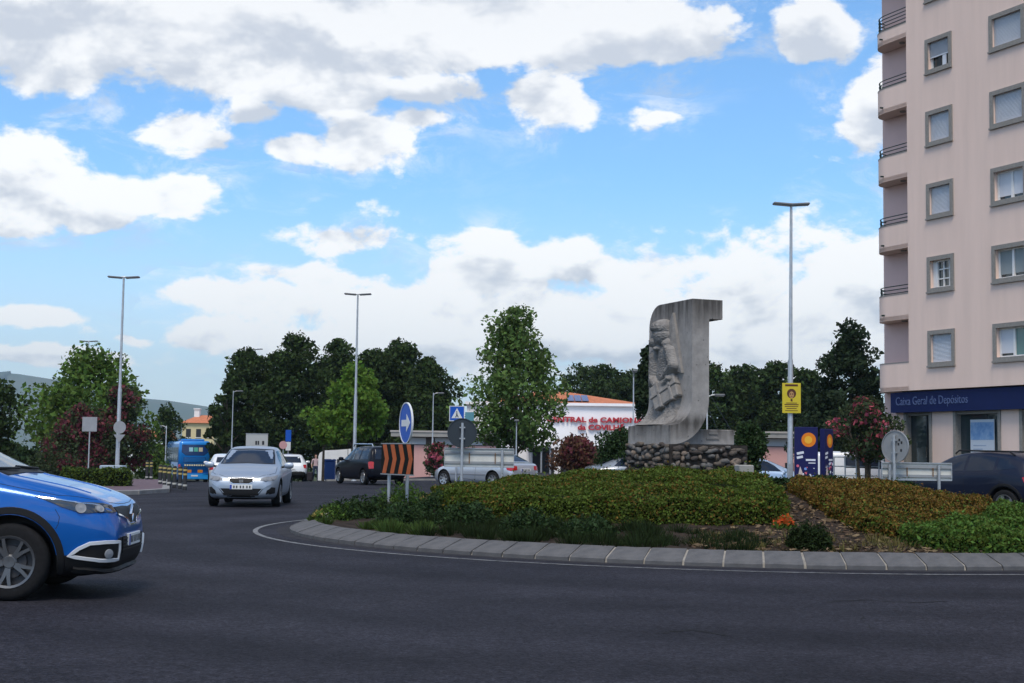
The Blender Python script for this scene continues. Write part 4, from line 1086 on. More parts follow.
# dead stalks and clods on the open soil to the right
r = np.random.default_rng(9); n = 2600
poly = [tuple(isl(q, .05)) for q in (690, 760, 830, 900, 960, 1000)] + [(5.0, 18.9), (4.6, 20.5), (4.5, 23.5), (4.1, 23.8), (4.0, 20.1), (2.5, 19.6)]
lo, hi = np.min(poly, 0), np.max(poly, 0); Q = r.uniform(lo, hi, (n*2, 2)); Q = Q[in_poly(Q, poly)]
V, Fq = leaves(np.column_stack([Q, mnd(Q) + r.uniform(.0, .05, len(Q))]), .075, r, flat=.8, aspect=.3)
o = link('leaf_litter', np_mesh('leaf_litter', V, Fq, mat('dry_litter', (.14, .095, .06), .9, spec=.06, island=.55))); tag(o, 'dry leaf litter on the bare soil', 'litter', kind='stuff')
sp = [(*isl(px + rr.uniform(-9, 9), rr.uniform(.2, 1.8)), rr.uniform(.3, .7)) for px in range(700, 960, 5)]
V, Fq = tufts(sp, 5, .24, 50, .3, .007); o = link('dry_grass', np_mesh('dry_grass', V, Fq, mat('dry_blade', (.13, .11, .04), .8, spec=.06, island=.5, trans=.2))); tag(o, 'thin dry weeds on the bare soil', 'weeds', kind='stuff')
bs = MB(); 
for i in range(10):
    th = i/10*6.283; 
o = MB().lathe([(.001, 0), (.06, .0), (.085, .03), (.05, .075), (.001, .085)], 9).build('stone', mat('pale_stone', (.55, .53, .5), .9, var=.1, scale=20), smooth='all'); p = at(847, 521, 20.6); o.location = (p.x, 20.6, mound(p.x, 20.6) - .01); o.scale = (1, .7, 1); tag(o, 'small pale stone lying on the bare soil', 'stone')
# verge grass in front of the bank
poly = [(9.6, 46.6), (12.6, 43.8), (16.4, 42.0), (17.5, 45.5), (13.2, 51.8), (9.0, 52.0)]
slab('verge', poly, .15, mat('verge_grass', (.075, .125, .03), .95, c2=(.05, .085, .022), scale=6))
lo, hi = np.min(poly, 0), np.max(poly, 0); Q = r.uniform(lo, hi, (26000, 2)); Q = Q[in_poly(Q, poly)]; zq = np.array([g(a, b) for a, b in Q]) + .17
V, Fq = leaves(np.column_stack([Q, zq]), .10, r, aspect=.3); o = link('grass', np_mesh('grass', V, Fq, GRASSB)); tag(o, 'mown grass verge in front of the bank', 'grass', kind='stuff')
# ------------------------------------------------------------------ vehicles
def ev(tab, s): return float(np.interp(s, [p[0] for p in tab], [p[1] for p in tab]))
def paint(name, c, metal=.25, rough=.3, var=.0):
    return mat(name, c, rough, metal, coat=.8)
LAMP = mat('headlamp_glass', (.22, .23, .25), .45, .0, coat=.0, spec=.3)
LAMPD = mat('headlamp_dark', (.018, .019, .022), .06, .0, coat=1.0, spec=.8)
REDL = mat('tail_lamp', (.40, .012, .014), .12, coat=1.0)
AMBER = mat('amber_lamp', (.55, .20, .02), .2, coat=.6)
PLATE = mat('number_plate', (.68, .68, .66), .5)
PLATEB = mat('plate_blue', (.03, .07, .36), .5)
INK = mat('plate_ink', (.03, .03, .035), .6)
SPEC = {
 'captur': dict(L=4.12, wb=2.60, fo=.88, r=.335, W=.885,
  top=[(0,.60),(.03,.74),(.09,.835),(.2,.895),(.45,.975),(.8,1.05),(.98,1.085),(1.06,1.12),(1.75,1.47),(2.2,1.545),(2.8,1.56),(3.4,1.52),(3.75,1.42),(4.0,1.08),(4.08,.96),(4.12,.75)],
  belt=[(0,.56),(.1,.735),(.35,.85),(.8,.945),(1.25,1.0),(2,1.02),(3.4,1.08),(4.0,.98),(4.12,.7)],
  wid=[(0,.56),(.04,.66),(.12,.745),(.25,.81),(.45,.86),(.8,.885),(3.4,.885),(3.9,.84),(4.05,.76),(4.12,.6)],
  topw=[(0,.48),(.1,.58),(.35,.66),(.8,.70),(1.0,.72),(1.75,.60),(2.8,.60),(3.5,.57),(4.0,.6),(4.12,.5)],
  bot=[(0,.36),(.06,.25),(.25,.19),(.6,.18),(3.6,.2),(4.0,.3),(4.12,.42)], clad=.19),
 'hatch': dict(L=4.05, wb=2.47, fo=.83, r=.31, W=.85,
  top=[(0,.50),(.03,.62),(.09,.71),(.2,.775),(.5,.865),(.95,.945),(1.08,.975),(1.85,1.34),(2.2,1.425),(2.7,1.44),(3.3,1.38),(3.6,1.26),(3.88,1.0),(4.0,.92),(4.05,.65)],
  belt=[(0,.48),(.1,.62),(.35,.73),(.8,.83),(1.1,.88),(2,.91),(3.4,.95),(3.9,.88),(4.05,.62)],
  wid=[(0,.52),(.04,.62),(.12,.70),(.25,.77),(.45,.82),(.8,.845),(3.3,.85),(3.8,.8),(3.98,.72),(4.05,.58)],
  topw=[(0,.45),(.1,.56),(.35,.62),(.8,.66),(1.08,.68),(1.85,.55),(2.7,.56),(3.4,.52),(3.95,.58),(4.05,.5)],
  bot=[(0,.30),(.06,.22),(.25,.18),(.6,.17),(3.5,.19),(3.9,.27),(4.05,.36)], clad=.0),
 'suv': dict(L=4.2, wb=2.6, fo=.85, r=.34, W=.90,
  top=[(0,.58),(.03,.72),(.09,.84),(.2,.91),(.5,.975),(1.0,1.045),(1.2,1.085),(1.85,1.44),(2.2,1.53),(2.8,1.56),(3.5,1.51),(3.8,1.40),(4.05,1.05),(4.14,.95),(4.2,.7)],
  belt=[(0,.55),(.1,.73),(.35,.86),(.8,.95),(1.2,.99),(2,1.02),(3.4,1.08),(4.0,.98),(4.2,.68)],
  wid=[(0,.58),(.04,.68),(.12,.76),(.25,.82),(.45,.87),(.8,.9),(3.4,.9),(3.95,.86),(4.12,.78),(4.2,.62)],
  topw=[(0,.5),(.1,.6),(.35,.68),(.8,.72),(1.2,.73),(1.85,.60),(2.8,.61),(3.6,.57),(4.1,.62),(4.2,.5)],
  bot=[(0,.34),(.06,.26),(.25,.22),(.6,.2),(3.6,.22),(4.05,.32),(4.2,.42)], clad=.2),
 'wagon': dict(L=4.45, wb=2.9, fo=.8, r=.32, W=.87,
  top=[(0,.56),(.03,.68),(.09,.78),(.2,.85),(.5,.92),(.95,1.0),(1.08,1.03),(1.75,1.44),(2.1,1.56),(2.8,1.61),(3.7,1.60),(4.15,1.56),(4.32,1.2),(4.4,.9),(4.45,.66)],
  belt=[(0,.52),(.1,.68),(.35,.8),(.8,.89),(1.1,.93),(2,.97),(3.6,1.0),(4.3,.95),(4.45,.62)],
  wid=[(0,.55),(.04,.65),(.12,.73),(.25,.79),(.45,.84),(.8,.87),(3.7,.87),(4.2,.84),(4.38,.80),(4.45,.7)],
  topw=[(0,.48),(.1,.58),(.35,.64),(.8,.68),(1.1,.7),(1.75,.6),(2.8,.62),(3.9,.61),(4.3,.68),(4.45,.6)],
  bot=[(0,.32),(.06,.24),(.25,.2),(.6,.19),(3.8,.2),(4.3,.28),(4.45,.36)], clad=.0),
 'sedan': dict(L=4.48, wb=2.73, fo=.78, r=.32, W=.87,
  top=[(0,.50),(.03,.60),(.09,.68),(.2,.74),(.5,.82),(1.15,.92),(1.3,.95),(2.05,1.30),(2.4,1.38),(2.8,1.385),(3.4,1.33),(4.0,1.06),(4.1,1.01),(4.35,.975),(4.44,.9),(4.48,.62)],
  belt=[(0,.47),(.1,.60),(.35,.70),(.8,.8),(1.3,.86),(2,.89),(3.4,.93),(4.2,.9),(4.48,.6)],
  wid=[(0,.54),(.04,.64),(.12,.72),(.25,.78),(.45,.83),(.8,.86),(3.6,.87),(4.2,.82),(4.4,.75),(4.48,.6)],
  topw=[(0,.46),(.1,.56),(.35,.62),(.8,.66),(1.25,.68),(2.05,.53),(2.8,.54),(3.4,.52),(4.0,.64),(4.4,.66),(4.48,.55)],
  bot=[(0,.28),(.06,.22),(.25,.18),(.6,.17),(3.9,.19),(4.3,.27),(4.48,.34)], clad=.0),
 'van': dict(L=4.2, wb=2.7, fo=.8, r=.32, W=.89,
  top=[(0,.56),(.03,.72),(.09,.85),(.2,.94),(.5,1.04),(.85,1.12),(.95,1.16),(1.45,1.62),(1.75,1.78),(2.4,1.83),(3.6,1.83),(4.05,1.78),(4.15,1.3),(4.18,.9),(4.2,.6)],
  belt=[(0,.53),(.1,.72),(.35,.86),(.8,.97),(1.1,1.0),(2,1.03),(3.6,1.05),(4.1,1.0),(4.2,.6)],
  wid=[(0,.58),(.04,.68),(.12,.75),(.25,.81),(.45,.86),(.8,.89),(3.7,.89),(4.05,.87),(4.15,.84),(4.2,.75)],
  topw=[(0,.5),(.1,.6),(.35,.67),(.8,.7),(1.0,.72),(1.45,.68),(2.4,.72),(3.7,.72),(4.08,.72),(4.2,.65)],
  bot=[(0,.32),(.06,.24),(.25,.2),(.6,.19),(3.7,.2),(4.1,.28),(4.2,.36)], clad=.0),
}
BODY = {}
def body_mesh(kind, m, m_low):
    S = SPEC[kind]; L_ = S['L']
    st = sorted(set([0, .03, .06, .1, .15, .2, .28, .36] + [round(x, 3) for x in np.arange(.46, L_ - .3, .13)] + [L_ - .24, L_ - .16, L_ - .1, L_ - .05, L_]))
    V, Fs, n = [], [], 20
    for s in st:
        zb, zs, zt_, w, wt = (ev(S[k], s) for k in ('bot', 'belt', 'top', 'wid', 'topw')); wt = min(wt, w*.93); zt_ = max(zt_, zs + .012)
        lp = lambda a, b, t: a + (b - a)*t
        hf = [(0, zb), (.78*w, zb), (.945*w, zb + .05), (.985*w, lp(zb, zs, .38)), (1.0*w, lp(zb, zs, .74)), (.975*w, lp(zb, zs, .96)), (lp(.95*w, wt, .10), lp(zs, zt_, .12)), (lp(.95*w, wt, .80), lp(zs, zt_, .80)), (wt*.93, lp(zs, zt_, .955)), (wt*.55, zt_ - .008), (0, zt_)]
        ring_ = hf + [(-y, z) for y, z in reversed(hf[1:-1])]
        n = len(ring_); V += [(L_/2 - s, y, z) for y, z in ring_]
    for i in range(len(st) - 1):
        for j in range(n): Fs.append((i*n + j, i*n + (j+1) % n, (i+1)*n + (j+1) % n, (i+1)*n + j))
    Fs += [tuple(range(n)), tuple((len(st)-1)*n + j for j in reversed(range(n)))]
    me = MB().add(V, Fs).mesh('body', m); me.materials.append(m_low)
    o = link('tmp_body', me); md = o.modifiers.new('s', 'SUBSURF'); md.levels = 2; md.render_levels = 2
    dg = bpy.context.evaluated_depsgraph_get(); me2 = bpy.data.meshes.new_from_object(o.evaluated_get(dg))
    cut = MB()
    for s in (S['fo'], S['fo'] + S['wb']):
        for sg in (-1, 1):
            y0, y1 = sorted((sg*(S['W'] - .27), sg*(S['W'] + .2)))
            cut.lathe([(.001, y0), (S['r'] + .062, y0), (S['r'] + .062, y1), (.001, y1)], 36, 'Y', Matrix.Translation((L_/2 - s, 0, S['r'] + .01)))
    bpy.data.objects.remove(o)
    o = link('tmp_body', me2); cm = cut.mesh('cut', m_low); c = link('tmp_cut', cm)
    # weld the lathe poles so the cutter is closed
    bm = bmesh.new(); bm.from_mesh(cm); bmesh.ops.remove_doubles(bm, verts=bm.verts, dist=.003); bmesh.ops.recalc_face_normals(bm, faces=bm.faces); bm.to_mesh(cm); bm.free()
    bb = o.modifiers.new('b', 'BOOLEAN'); bb.operation = 'DIFFERENCE'; bb.object = c; bb.solver = 'EXACT'; bb.material_mode = 'TRANSFER'
    dg = bpy.context.evaluated_depsgraph_get(); me3 = bpy.data.meshes.new_from_object(o.evaluated_get(dg))
    if len(me3.polygons) < 500: me3 = me2.copy()
    bpy.data.objects.remove(o); bpy.data.objects.remove(c)
    names = [x.name if x else '' for x in me3.materials]
    li = names.index(m_low.name) if m_low.name in names else 0
    for p in me3.polygons:
        p.use_smooth = True
        c_ = p.center; s = L_/2 - c_.x
        if p.material_index == li: continue
        if c_.z < ev(S['bot'], s) + S['clad'] + .004: p.material_index = li
    bm = bmesh.new(); bm.from_mesh(me3)
    for e in bm.edges:
        if len(e.link_faces) == 2 and e.calc_face_angle(0) > R(40): e.smooth = False
    bm.to_mesh(me3); 
    bvh = BVHTree.FromBMesh(bm); bm.free()
    return me3, bvh
def resamp(P, step=.06, closed=True):
    out = []; P = [Vector(p) for p in P]; n = len(P)
    for i in range(n if closed else n - 1):
        a, b = P[i], P[(i+1) % n]; k = max(1, int((b - a).length/step)); out += [a.lerp(b, t/k) for t in range(k)]
    if not closed: out.append(P[-1])
    return out
class Car:
    def __init__(s, kind, m, label, cat='car', name='car', group=None, m_low=PLASTIC, wheels='five', rim=ALLOY):
        s.S = SPEC[kind]; s.L = s.S['L']; s.kind = kind; s.m = m
        key = (kind, m.name)
        s.root = thing(name, label, cat, group=group)
        me, s.bvh = body_mesh(kind, m, m_low); s.body = link('body', me, s.root)
        s.wheels(wheels, rim)
        if s.S['clad']:
            for wc in (s.S['fo'], s.S['fo'] + s.S['wb']):
                for md in ('left', 'right'):
                    rr_ = s.S['r'] + .098
                    s.line('wheel_arch_trim', md, [(wc + rr_*math.cos(a), s.S['r'] + .01 + rr_*math.sin(a)) for a in np.linspace(-.25, math.pi + .25, 30)], .065, m_low, .012)
    def place(s, x, y, heading_deg, z=None):
        """heading: degrees clockwise from +Y"""
        s.root.location = (x, y, g(x, y) if z is None else z); s.root.rotation_euler.z = R(90 - heading_deg); return s
    def cast(s, mode, a, b):
        if mode == 'front': o, d = Vector((s.L, a, b)), Vector((-1, 0, 0))
        elif mode == 'rear': o, d = Vector((-s.L, a, b)), Vector((1, 0, 0))
        elif mode == 'left': o, d = Vector((s.L/2 - a, 3, b)), Vector((0, -1, 0))
        elif mode == 'right': o, d = Vector((s.L/2 - a, -3, b)), Vector((0, 1, 0))
        elif mode == 'top': o, d = Vector((s.L/2 - a, b, 4)), Vector((0, 0, -1))
        h = s.bvh.ray_cast(o, d)
        if h[0] is None:
            q = o + d*(s.L if mode in ('front', 'rear') else 2.2); h = s.bvh.find_nearest(q)
        return h[0], h[1]
    def pts(s, mode, P):
        out = []
        if mode == 'near':
            for p in resamp(P): 
                h = s.bvh.find_nearest(Vector((s.L/2 - p.x, p.y, p.z))); out.append((h[0], h[1]))
        else:
            for p in resamp([(a, b, 0) for a, b in P]): out.append(s.cast(mode, p.x, p.y))
        return out
    def patch(s, name, mode, P, m, off=.006, parent=None, scales=(1, .975, .7, .4, .15), lip=True):
        """a panel lying on the bodywork: outline projected to the surface, filled by inner rings"""
        if mode == 'near': base = resamp(P)
        else: base = resamp([(a, b, 0) for a, b in P])
        c = sum(base, Vector())/len(base); n = len(base); V, Fs = [], []
        def proj(p):
            if mode == 'near': h = s.bvh.find_nearest(Vector((s.L/2 - p.x, p.y, p.z))); return h[0], h[1]
            return s.cast(mode, p.x, p.y)
        for k, sc_ in enumerate(scales):
            for p in base:
                h, nn = proj(c + (p - c)*sc_); V.append(h + nn*(-.004 if (k == 0 and lip) else off))
        h, nn = proj(c); V.append(h + nn*off)
        for k in range(len(scales) - 1):
            for i in range(n): Fs.append((k*n + i, k*n + (i+1) % n, (k+1)*n + (i+1) % n, (k+1)*n + i))
        k = len(scales) - 1
        for i in range(n): Fs.append((k*n + i, k*n + (i+1) % n, len(V) - 1))
        return MB().add(V, Fs).build(name, m, parent or s.root, smooth=True)
    def line(s, name, mode, P, w, m, off=.004, parent=None, closed=False, thick=.0):
        """a thin strip on the bodywork (seams, chrome trims)"""
        base = resamp([(*p, 0) if mode != 'near' else p for p in P], .05, closed); V, Fs = [], []
        H = []
        for p in base:
            if mode == 'near': h = s.bvh.find_nearest(Vector((s.L/2 - p.x, p.y, p.z))); H.append((h[0], h[1]))
            else: H.append(s.cast(mode, p.x, p.y))
        k = len(H)
        for i, (h, nn) in enumerate(H):
            t = (H[(i+1) % k if closed else min(k-1, i+1)][0] - H[i-1 if closed else max(0, i-1)][0]); t = t.normalized() if t.length > 1e-6 else Vector((1, 0, 0)); b = t.cross(nn).normalized()
            V += [h + b*w/2 - nn*.003, h + b*w/2*.8 + nn*off, h - b*w/2*.8 + nn*off, h - b*w/2 - nn*.003]
        for i in range(k if closed else k - 1):
            for j in range(3): Fs.append((i*4 + j, i*4 + j + 1, ((i+1) % k)*4 + j + 1, ((i+1) % k)*4 + j))
        return MB().add(V, Fs).build(name, m, parent or s.root, smooth=True)
    def wheels(s, style, rimm):
        S = s.S; r = S['r']; tw = .20
        ty = MB().lathe([(r*.66, -tw/2 + .01), (r*.86, -tw/2), (r*.95, -tw/2 + .012), (r*.995, -tw*.32), (r, 0), (r*.995, tw*.32), (r*.95, tw/2 - .012), (r*.86, tw/2), (r*.66, tw/2 - .01)], 40, 'Y', closed=True).mesh('wheel', RUBBER, True)
        rb = MB(); ri = r*.68
        rb.lathe([(ri, -tw/2 + .012), (ri - .004, -tw/2 + .004), (ri - .025, -tw/2 + .012), (ri - .03, tw/2 - .02), (ri, tw/2 - .02)], 36, 'Y', closed=True)
        rb.lathe([(.001, -tw/2 + .022), (.05, -tw/2 + .02), (.065, -tw/2 + .035), (.065, .0), (.001, .0)], 16, 'Y')
        n = 5 if style != 'seven' else 7
        for i in range(n):
            a = 2*math.pi*i/n + .3
            dv = (-.17, .17) if style == 'double' else (0,)
            for dd in dv:
                pr = [(.04, .02), (.045, -.02)]
                x1 = ri - .012; w0, w1 = (.015, .013) if style == 'double' else (.030, .036)
                V = []
                for rr_, hw, yy in ((.045, w0*(1.2), -tw/2 + .026), (ri*.6, w0, -tw/2 + .016), (x1, w1, -tw/2 + .010)):
                    aa = a + dd*(.25 + 1.1*rr_/ri); c_, q_ = math.cos(aa), math.sin(aa)
                    for sg in (-1, 1):
                        for dy in (0, .03): V.append((rr_*c_ - sg*hw*q_, yy + dy, rr_*q_ + sg*hw*c_))
                Fs = []
                for k in range(2):
                    o = k*4; Fs += [(o, o+4, o+6, o+2), (o+1, o+3, o+7, o+5), (o, o+1, o+5, o+4), (o+2, o+6, o+7, o+3)]
                rb.add(V, Fs)
        rm = rb.mesh('rim', rimm, True)
        bk = MB().lathe([(.001, -.02), (ri - .03, -.02)], 24, 'Y').lathe([(.001, -.045), (ri*.62, -.045), (ri*.62, -.02)], 24, 'Y').mesh('brake_disc', mat('brake_disc', (.06, .06, .065), .5, .5))
        for sx in (S['fo'], S['fo'] + S['wb']):
            for sg in (-1, 1):
                w = link('wheel', ty, s.root); w.location = (s.L/2 - sx, sg*(S['W'] - .115), r)
                w.rotation_euler = (0, random.uniform(0, 6), 0) if sg < 0 else (0, random.uniform(0, 6), math.pi)
                link('rim', rm, w); link('brake_disc', bk, w)
    def mirror(s, sp, z, m=None, sides=(-1, 1)):
        for sg in sides:
            h = s.cast('left' if sg > 0 else 'right', sp, z)[0]
            mm = MB()
            mm.lathe([(.001, -.10), (.055, -.09), (.078, -.03), (.08, .03), (.06, .085), (.001, .1)], 14, 'Y', Matrix.Translation((h.x, h.y + sg*.17, h.z + .05)) @ Matrix.Diagonal((.75, 1.15, 1, 1)))
            o = mm.build('wing_mirror', m or s.m, s.root, smooth=True)
            MB().tube([(h.x, h.y - sg*.02, h.z), (h.x, h.y + sg*.1, h.z + .03)], .025, 8).build('mirror_arm', PLASTIC, o)
    def plate(s, mode, z, w=.52, y=0, h=.11, chars=True):
        x = s.cast(mode, y, z)[0].x; sg = 1 if mode == 'front' else -1
        lo, hi = sorted((x - sg*.05, x + sg*.022)); pl = MB().box(lo, hi, y - w/2, y + w/2, z - h/2, z + h/2, ch=.004).build('number_plate', PLATE, s.root)
        lo, hi = sorted((x + sg*.0225, x + sg*.026)); ys = y - sg*(-1)*(-w/2 + .03)
        yb = -w/2 + .005 if sg > 0 else w/2 - .05
        MB().box(lo, hi, y + (-w/2 + .004), y + (-w/2 + .05), z - h/2 + .004, z + h/2 - .004).build('plate_band', PLATEB, pl) if sg > 0 else MB().box(lo, hi, y + w/2 - .05, y + w/2 - .004, z - h/2 + .004, z + h/2 - .004).build('plate_band', PLATEB, pl)
        if chars:
            for i in range(6):
                yy = y - w/2 + .085 + i*.065 + (i//2)*.02
                MB().box(lo, hi, yy*(1), yy + .030, z - .030, z + .030).build('plate_character', INK, pl)
    def windows(s, screen, rear, side, m=GLASS):
        if screen:
            o = s.patch('windscreen', 'front', screen, m, .004)
            s.line('windscreen_seal', 'front', screen, .03, PLASTIC, .006, o, closed=True)
        if rear: s.patch('rear_window', 'rear', rear, m, .004)
        for P in side:
            for md in ('left', 'right'): s.patch('side_window', md, P, m, .004)
    def sides(s, fn):
        for md, sg in (('left', 1), ('right', -1)): fn(md, sg)

# --- blue car in the foreground
blue = mat('electric_blue_paint', (.004, .098, .385), .28, .25, coat=.7)
c = Car('captur', blue, 'bright blue crossover car entering at the left edge of the picture', wheels='double', rim=mat('dark_alloy', (.13, .133, .14), .38, .7))
wx = gx(12, 12.35); rzv = 86          # heading almost due right, a touch towards the camera
hv = Vector((math.sin(R(rzv)), math.cos(R(rzv)))); rv = Vector((hv.y, -hv.x))
wl = Vector((c.L/2 - c.S['fo'], 0)); org = Vector((wx, 12.35)) - hv*wl.x - rv*(c.S['W'] - .02)
c.place(org.x, org.y, rzv, 0.0)
c.windows([(-.66, 1.13), (.66, 1.13), (.60, 1.30), (.545, 1.455), (-.545, 1.455), (-.60, 1.30)], [(-.5, 1.15), (.5, 1.15), (.45, 1.42), (-.45, 1.42)],
          [[(1.62, 1.09), (2.45, 1.11), (2.42, 1.44), (2.1, 1.42)], [(2.52, 1.11), (3.3, 1.13), (3.2, 1.40), (2.5, 1.44)]])
for sg in (-1, 1):
    hl = c.patch('headlight', 'near', [(.68, sg*.90, .930), (.50, sg*.87, .905), (.3, sg*.80, .872), (.16, sg*.68, .835), (.10, sg*.545, .80), (.085, sg*.52, .735), (.16, sg*.66, .725), (.30, sg*.80, .755), (.46, sg*.87, .82)], LAMPD, .010)
    for (s_, y_, z_, r_) in ((.30, .80, .80, .042), (.175, .69, .775, .036)):
        h = c.bvh.find_nearest(Vector((c.L/2 - s_, sg*y_, z_))); q = h[1].to_track_quat('Z', 'Y').to_matrix().to_4x4(); q.translation = h[0] + h[1]*.008
        MB().lathe([(r_*1.15, 0), (r_*1.1, .010), (r_*.85, .006), (.001, .016)], 20, M=q).build('lamp_reflector', LAMP, hl, smooth=True)
    c.line('headlight_trim', 'near', [(.64, sg*.90, .925), (.46, sg*.86, .893), (.3, sg*.80, .865), (.16, sg*.68, .828)], .014, CHROME, .014, hl)
    fp = [(.38, sg*.84, .385), (.30, sg*.82, .45), (.22, sg*.77, .495), (.13, sg*.68, .505), (.075, sg*.545, .50), (.075, sg*.53, .365), (.16, sg*.70, .355)]
    fl = c.patch('fog_lamp_recess', 'near', fp, PLASTIC, .005)
    c.line('fog_lamp_surround', 'near', fp, .034, mat('painted_shine_trim', (.68, .69, .71), .35, .2, spec=.5), .018, fl, closed=True)  # chrome surround: its bright reflection is put into a pale base colour
    h = c.bvh.find_nearest(Vector((c.L/2 - .13, sg*.63, .41))); q = h[1].to_track_quat('Z', 'Y').to_matrix().to_4x4(); q.translation = h[0] + h[1]*.007
    MB().lathe([(.042, 0), (.04, .012), (.001, .018)], 18, M=q).build('fog_lamp', LAMP, fl, smooth=True)
    c.patch('tail_light', 'near', [(3.92, sg*.86, .95), (4.05, sg*.72, 1.0), (4.1, sg*.6, .95), (4.08, sg*.66, .82), (3.95, sg*.84, .8)], REDL, .008)
gr = c.patch('grille', 'front', [(-.53, .80), (-.2, .80), (0, .79), (.2, .80), (.53, .80), (.50, .735), (.22, .70), (.12, .645), (-.12, .645), (-.22, .70), (-.50, .735)], PLASTIC, .008)
c.line('grille_trim', 'front', [(-.52, .735), (-.22, .685), (-.13, .632), (.13, .632), (.22, .685), (.52, .735)], .018, CHROME, .016, gr)
h = c.cast('front', 0, .73); bd = MB(); X = h[0].x
bd.add([(X + .012, 0, .83), (X + .012, .075, .725), (X + .012, 0, .62), (X + .012, -.075, .725), (X + .03, 0, .80), (X + .03, .05, .725), (X + .03, 0, .65), (X + .03, -.05, .725), (X + .02, 0, .765), (X + .02, .022, .725), (X + .02, 0, .685), (X + .02, -.022, .725)],
       [(0,1,5,4), (1,2,6,5), (2,3,7,6), (3,0,4,7), (4,5,9,8), (5,6,10,9), (6,7,11,10), (7,4,8,11)]); bd.build('emblem', CHROME, gr)
li = c.patch('lower_intake', 'front', [(-.46, .535), (.46, .535), (.42, .39), (-.42, .39)], PLASTIC, .006)
for k in range(4): c.line('intake_bar', 'front', [(-.44, .42 + k*.032), (.44, .42 + k*.032)], .012, mat('satin_black', (.03, .03, .032), .4), .014, li)
c.plate('front', .50)
c.line('bumper_lip', 'near', [(.34, -.86, .235), (.16, -.74, .22), (.06, -.5, .215), (.03, 0, .21), (.06, .5, .215), (.16, .74, .22), (.34, .86, .235)], .05, PLASTIC, .03)
c.line('bonnet_seam', 'near', [(1.0, -.80, 1.0), (.8, -.80, .955), (.5, -.78, .905), (.25, -.66, .865), (.12, -.5, .84), (.08, -.25, .832), (.07, 0, .83), (.08, .25, .832), (.12, .5, .84), (.25, .66, .865), (.5, .78, .905), (.8, .80, .955), (1.0, .80, 1.0)], .007, PLASTIC, .001)
c.line('bumper_seam', 'near', [(.50, -.9, .80), (.46, -.9, .73), (.47, -.9, .66), (.49, -.9, .62)], .006, PLASTIC, .001)
for sg in (-1, 1):
    c.line('bonnet_crease', 'near', [(.95, sg*.50, 1.08), (.7, sg*.47, 1.02), (.3, sg*.42, .92)], .03, blue, .006)
c.sides(lambda md, sg: [c.line('door_seam', md, [(1.42, 1.04), (1.36, .8), (1.36, .35), (1.5, .32), (2.45, .32), (2.5, .7), (2.5, 1.08)], .007, PLASTIC, .001), c.line('door_seam', md, [(2.5, .32), (3.2, .34), (3.35, .7), (3.4, 1.1)], .007, PLASTIC, .001)])
h = c.cast('top', 1.02, -.2); MB().tube([(h[0].x, -.1, h[0].z + .03), (h[0].x - .05, -.62, h[0].z + .035)], .012, 6).tube([(h[0].x, .55, h[0].z + .02), (h[0].x - .06, .0, h[0].z + .045)], .012, 6).build('wiper', PLASTIC, c.root)
c.patch('cowl', 'top', [(.96, -.68), (1.08, -.64), (1.10, 0), (1.08, .64), (.96, .68), (.985, 0)], PLASTIC, .006)
c.mirror(1.62, 1.06)

# --- silver hatchback coming towards us
silver = mat('silver_paint', (.34, .39, .46), .42, .55, coat=.25)
c = Car('hatch', silver, 'silver hatchback driving towards the camera on the left', wheels='five')
wf = Vector((gx(246, 34.0), 34.0)); hd = 180 - 3.2; hv = Vector((math.sin(R(hd)), math.cos(R(hd))))
org = wf - hv*(c.L/2 - c.S['fo']); c.place(org.x, org.y, hd, 0)
c.windows([(-.64, 1.0), (0, 1.02), (.64, 1.0), (.58, 1.2), (.515, 1.345), (0, 1.365), (-.515, 1.345), (-.58, 1.2)], [(-.45, 1.02), (.45, 1.02), (.4, 1.26), (-.4, 1.26)],
          [[(1.5, .955), (2.3, .97), (2.3, 1.33), (2.0, 1.31), (1.75, 1.17)], [(2.38, .97), (3.1, 1.0), (3.3, 1.12), (2.95, 1.30), (2.38, 1.33)]])
for sg in (-1, 1):
    hl = c.patch('headlight', 'near', [(.55, sg*.84, .79), (.3, sg*.76, .755), (.13, sg*.6, .705), (.08, sg*.44, .655), (.07, sg*.43, .60), (.13, sg*.62, .595), (.3, sg*.79, .65)], LAMP, .010)
    for s_, y_, z_ in ((.2, .7, .675), (.11, .54, .635)):
        h = c.bvh.find_nearest(Vector((c.L/2 - s_, sg*y_, z_))); q = h[1].to_track_quat('Z', 'Y').to_matrix().to_4x4(); q.translation = h[0] + h[1]*.008
        MB().lathe([(.055, 0), (.05, .012), (.001, .02)], 16, M=q).build('lamp_reflector', LAMP, hl, smooth=True)
    c.patch('fog_intake', 'near', [(.25, sg*.79, .46), (.12, sg*.68, .475), (.09, sg*.56, .40), (.10, sg*.54, .33), (.26, sg*.79, .32)], PLASTIC, .008)
    c.line('bumper_fold', 'near', [(.12, sg*.68, .56), (.07, sg*.50, .45), (.05, sg*.40, .34)], .02, silver, .014)
    c.patch('tail_light', 'near', [(3.8, sg*.8, .92), (3.95, sg*.66, .95), (4.0, sg*.55, .88), (3.98, sg*.6, .75), (3.85, sg*.78, .74)], REDL, .008)
gr = c.patch('grille', 'front', [(-.30, .665), (0, .675), (.30, .665), (.26, .585), (.18, .545), (-.18, .545), (-.26, .585)], PLASTIC, .010)
c.line('grille_trim', 'front', [(-.30, .665), (0, .675), (.30, .665), (.26, .585), (.18, .545), (-.18, .545), (-.26, .585)], .016, CHROME, .018, gr, closed=True)
h = c.cast('front', 0, .61)[0]; MB().box(h.x + .008, h.x + .028, -.048, -.006, .575, .645).box(h.x + .008, h.x + .028, .006, .048, .575, .645).box(h.x + .008, h.x + .026, -.006, .006, .60, .62).build('emblem', CHROME, gr)
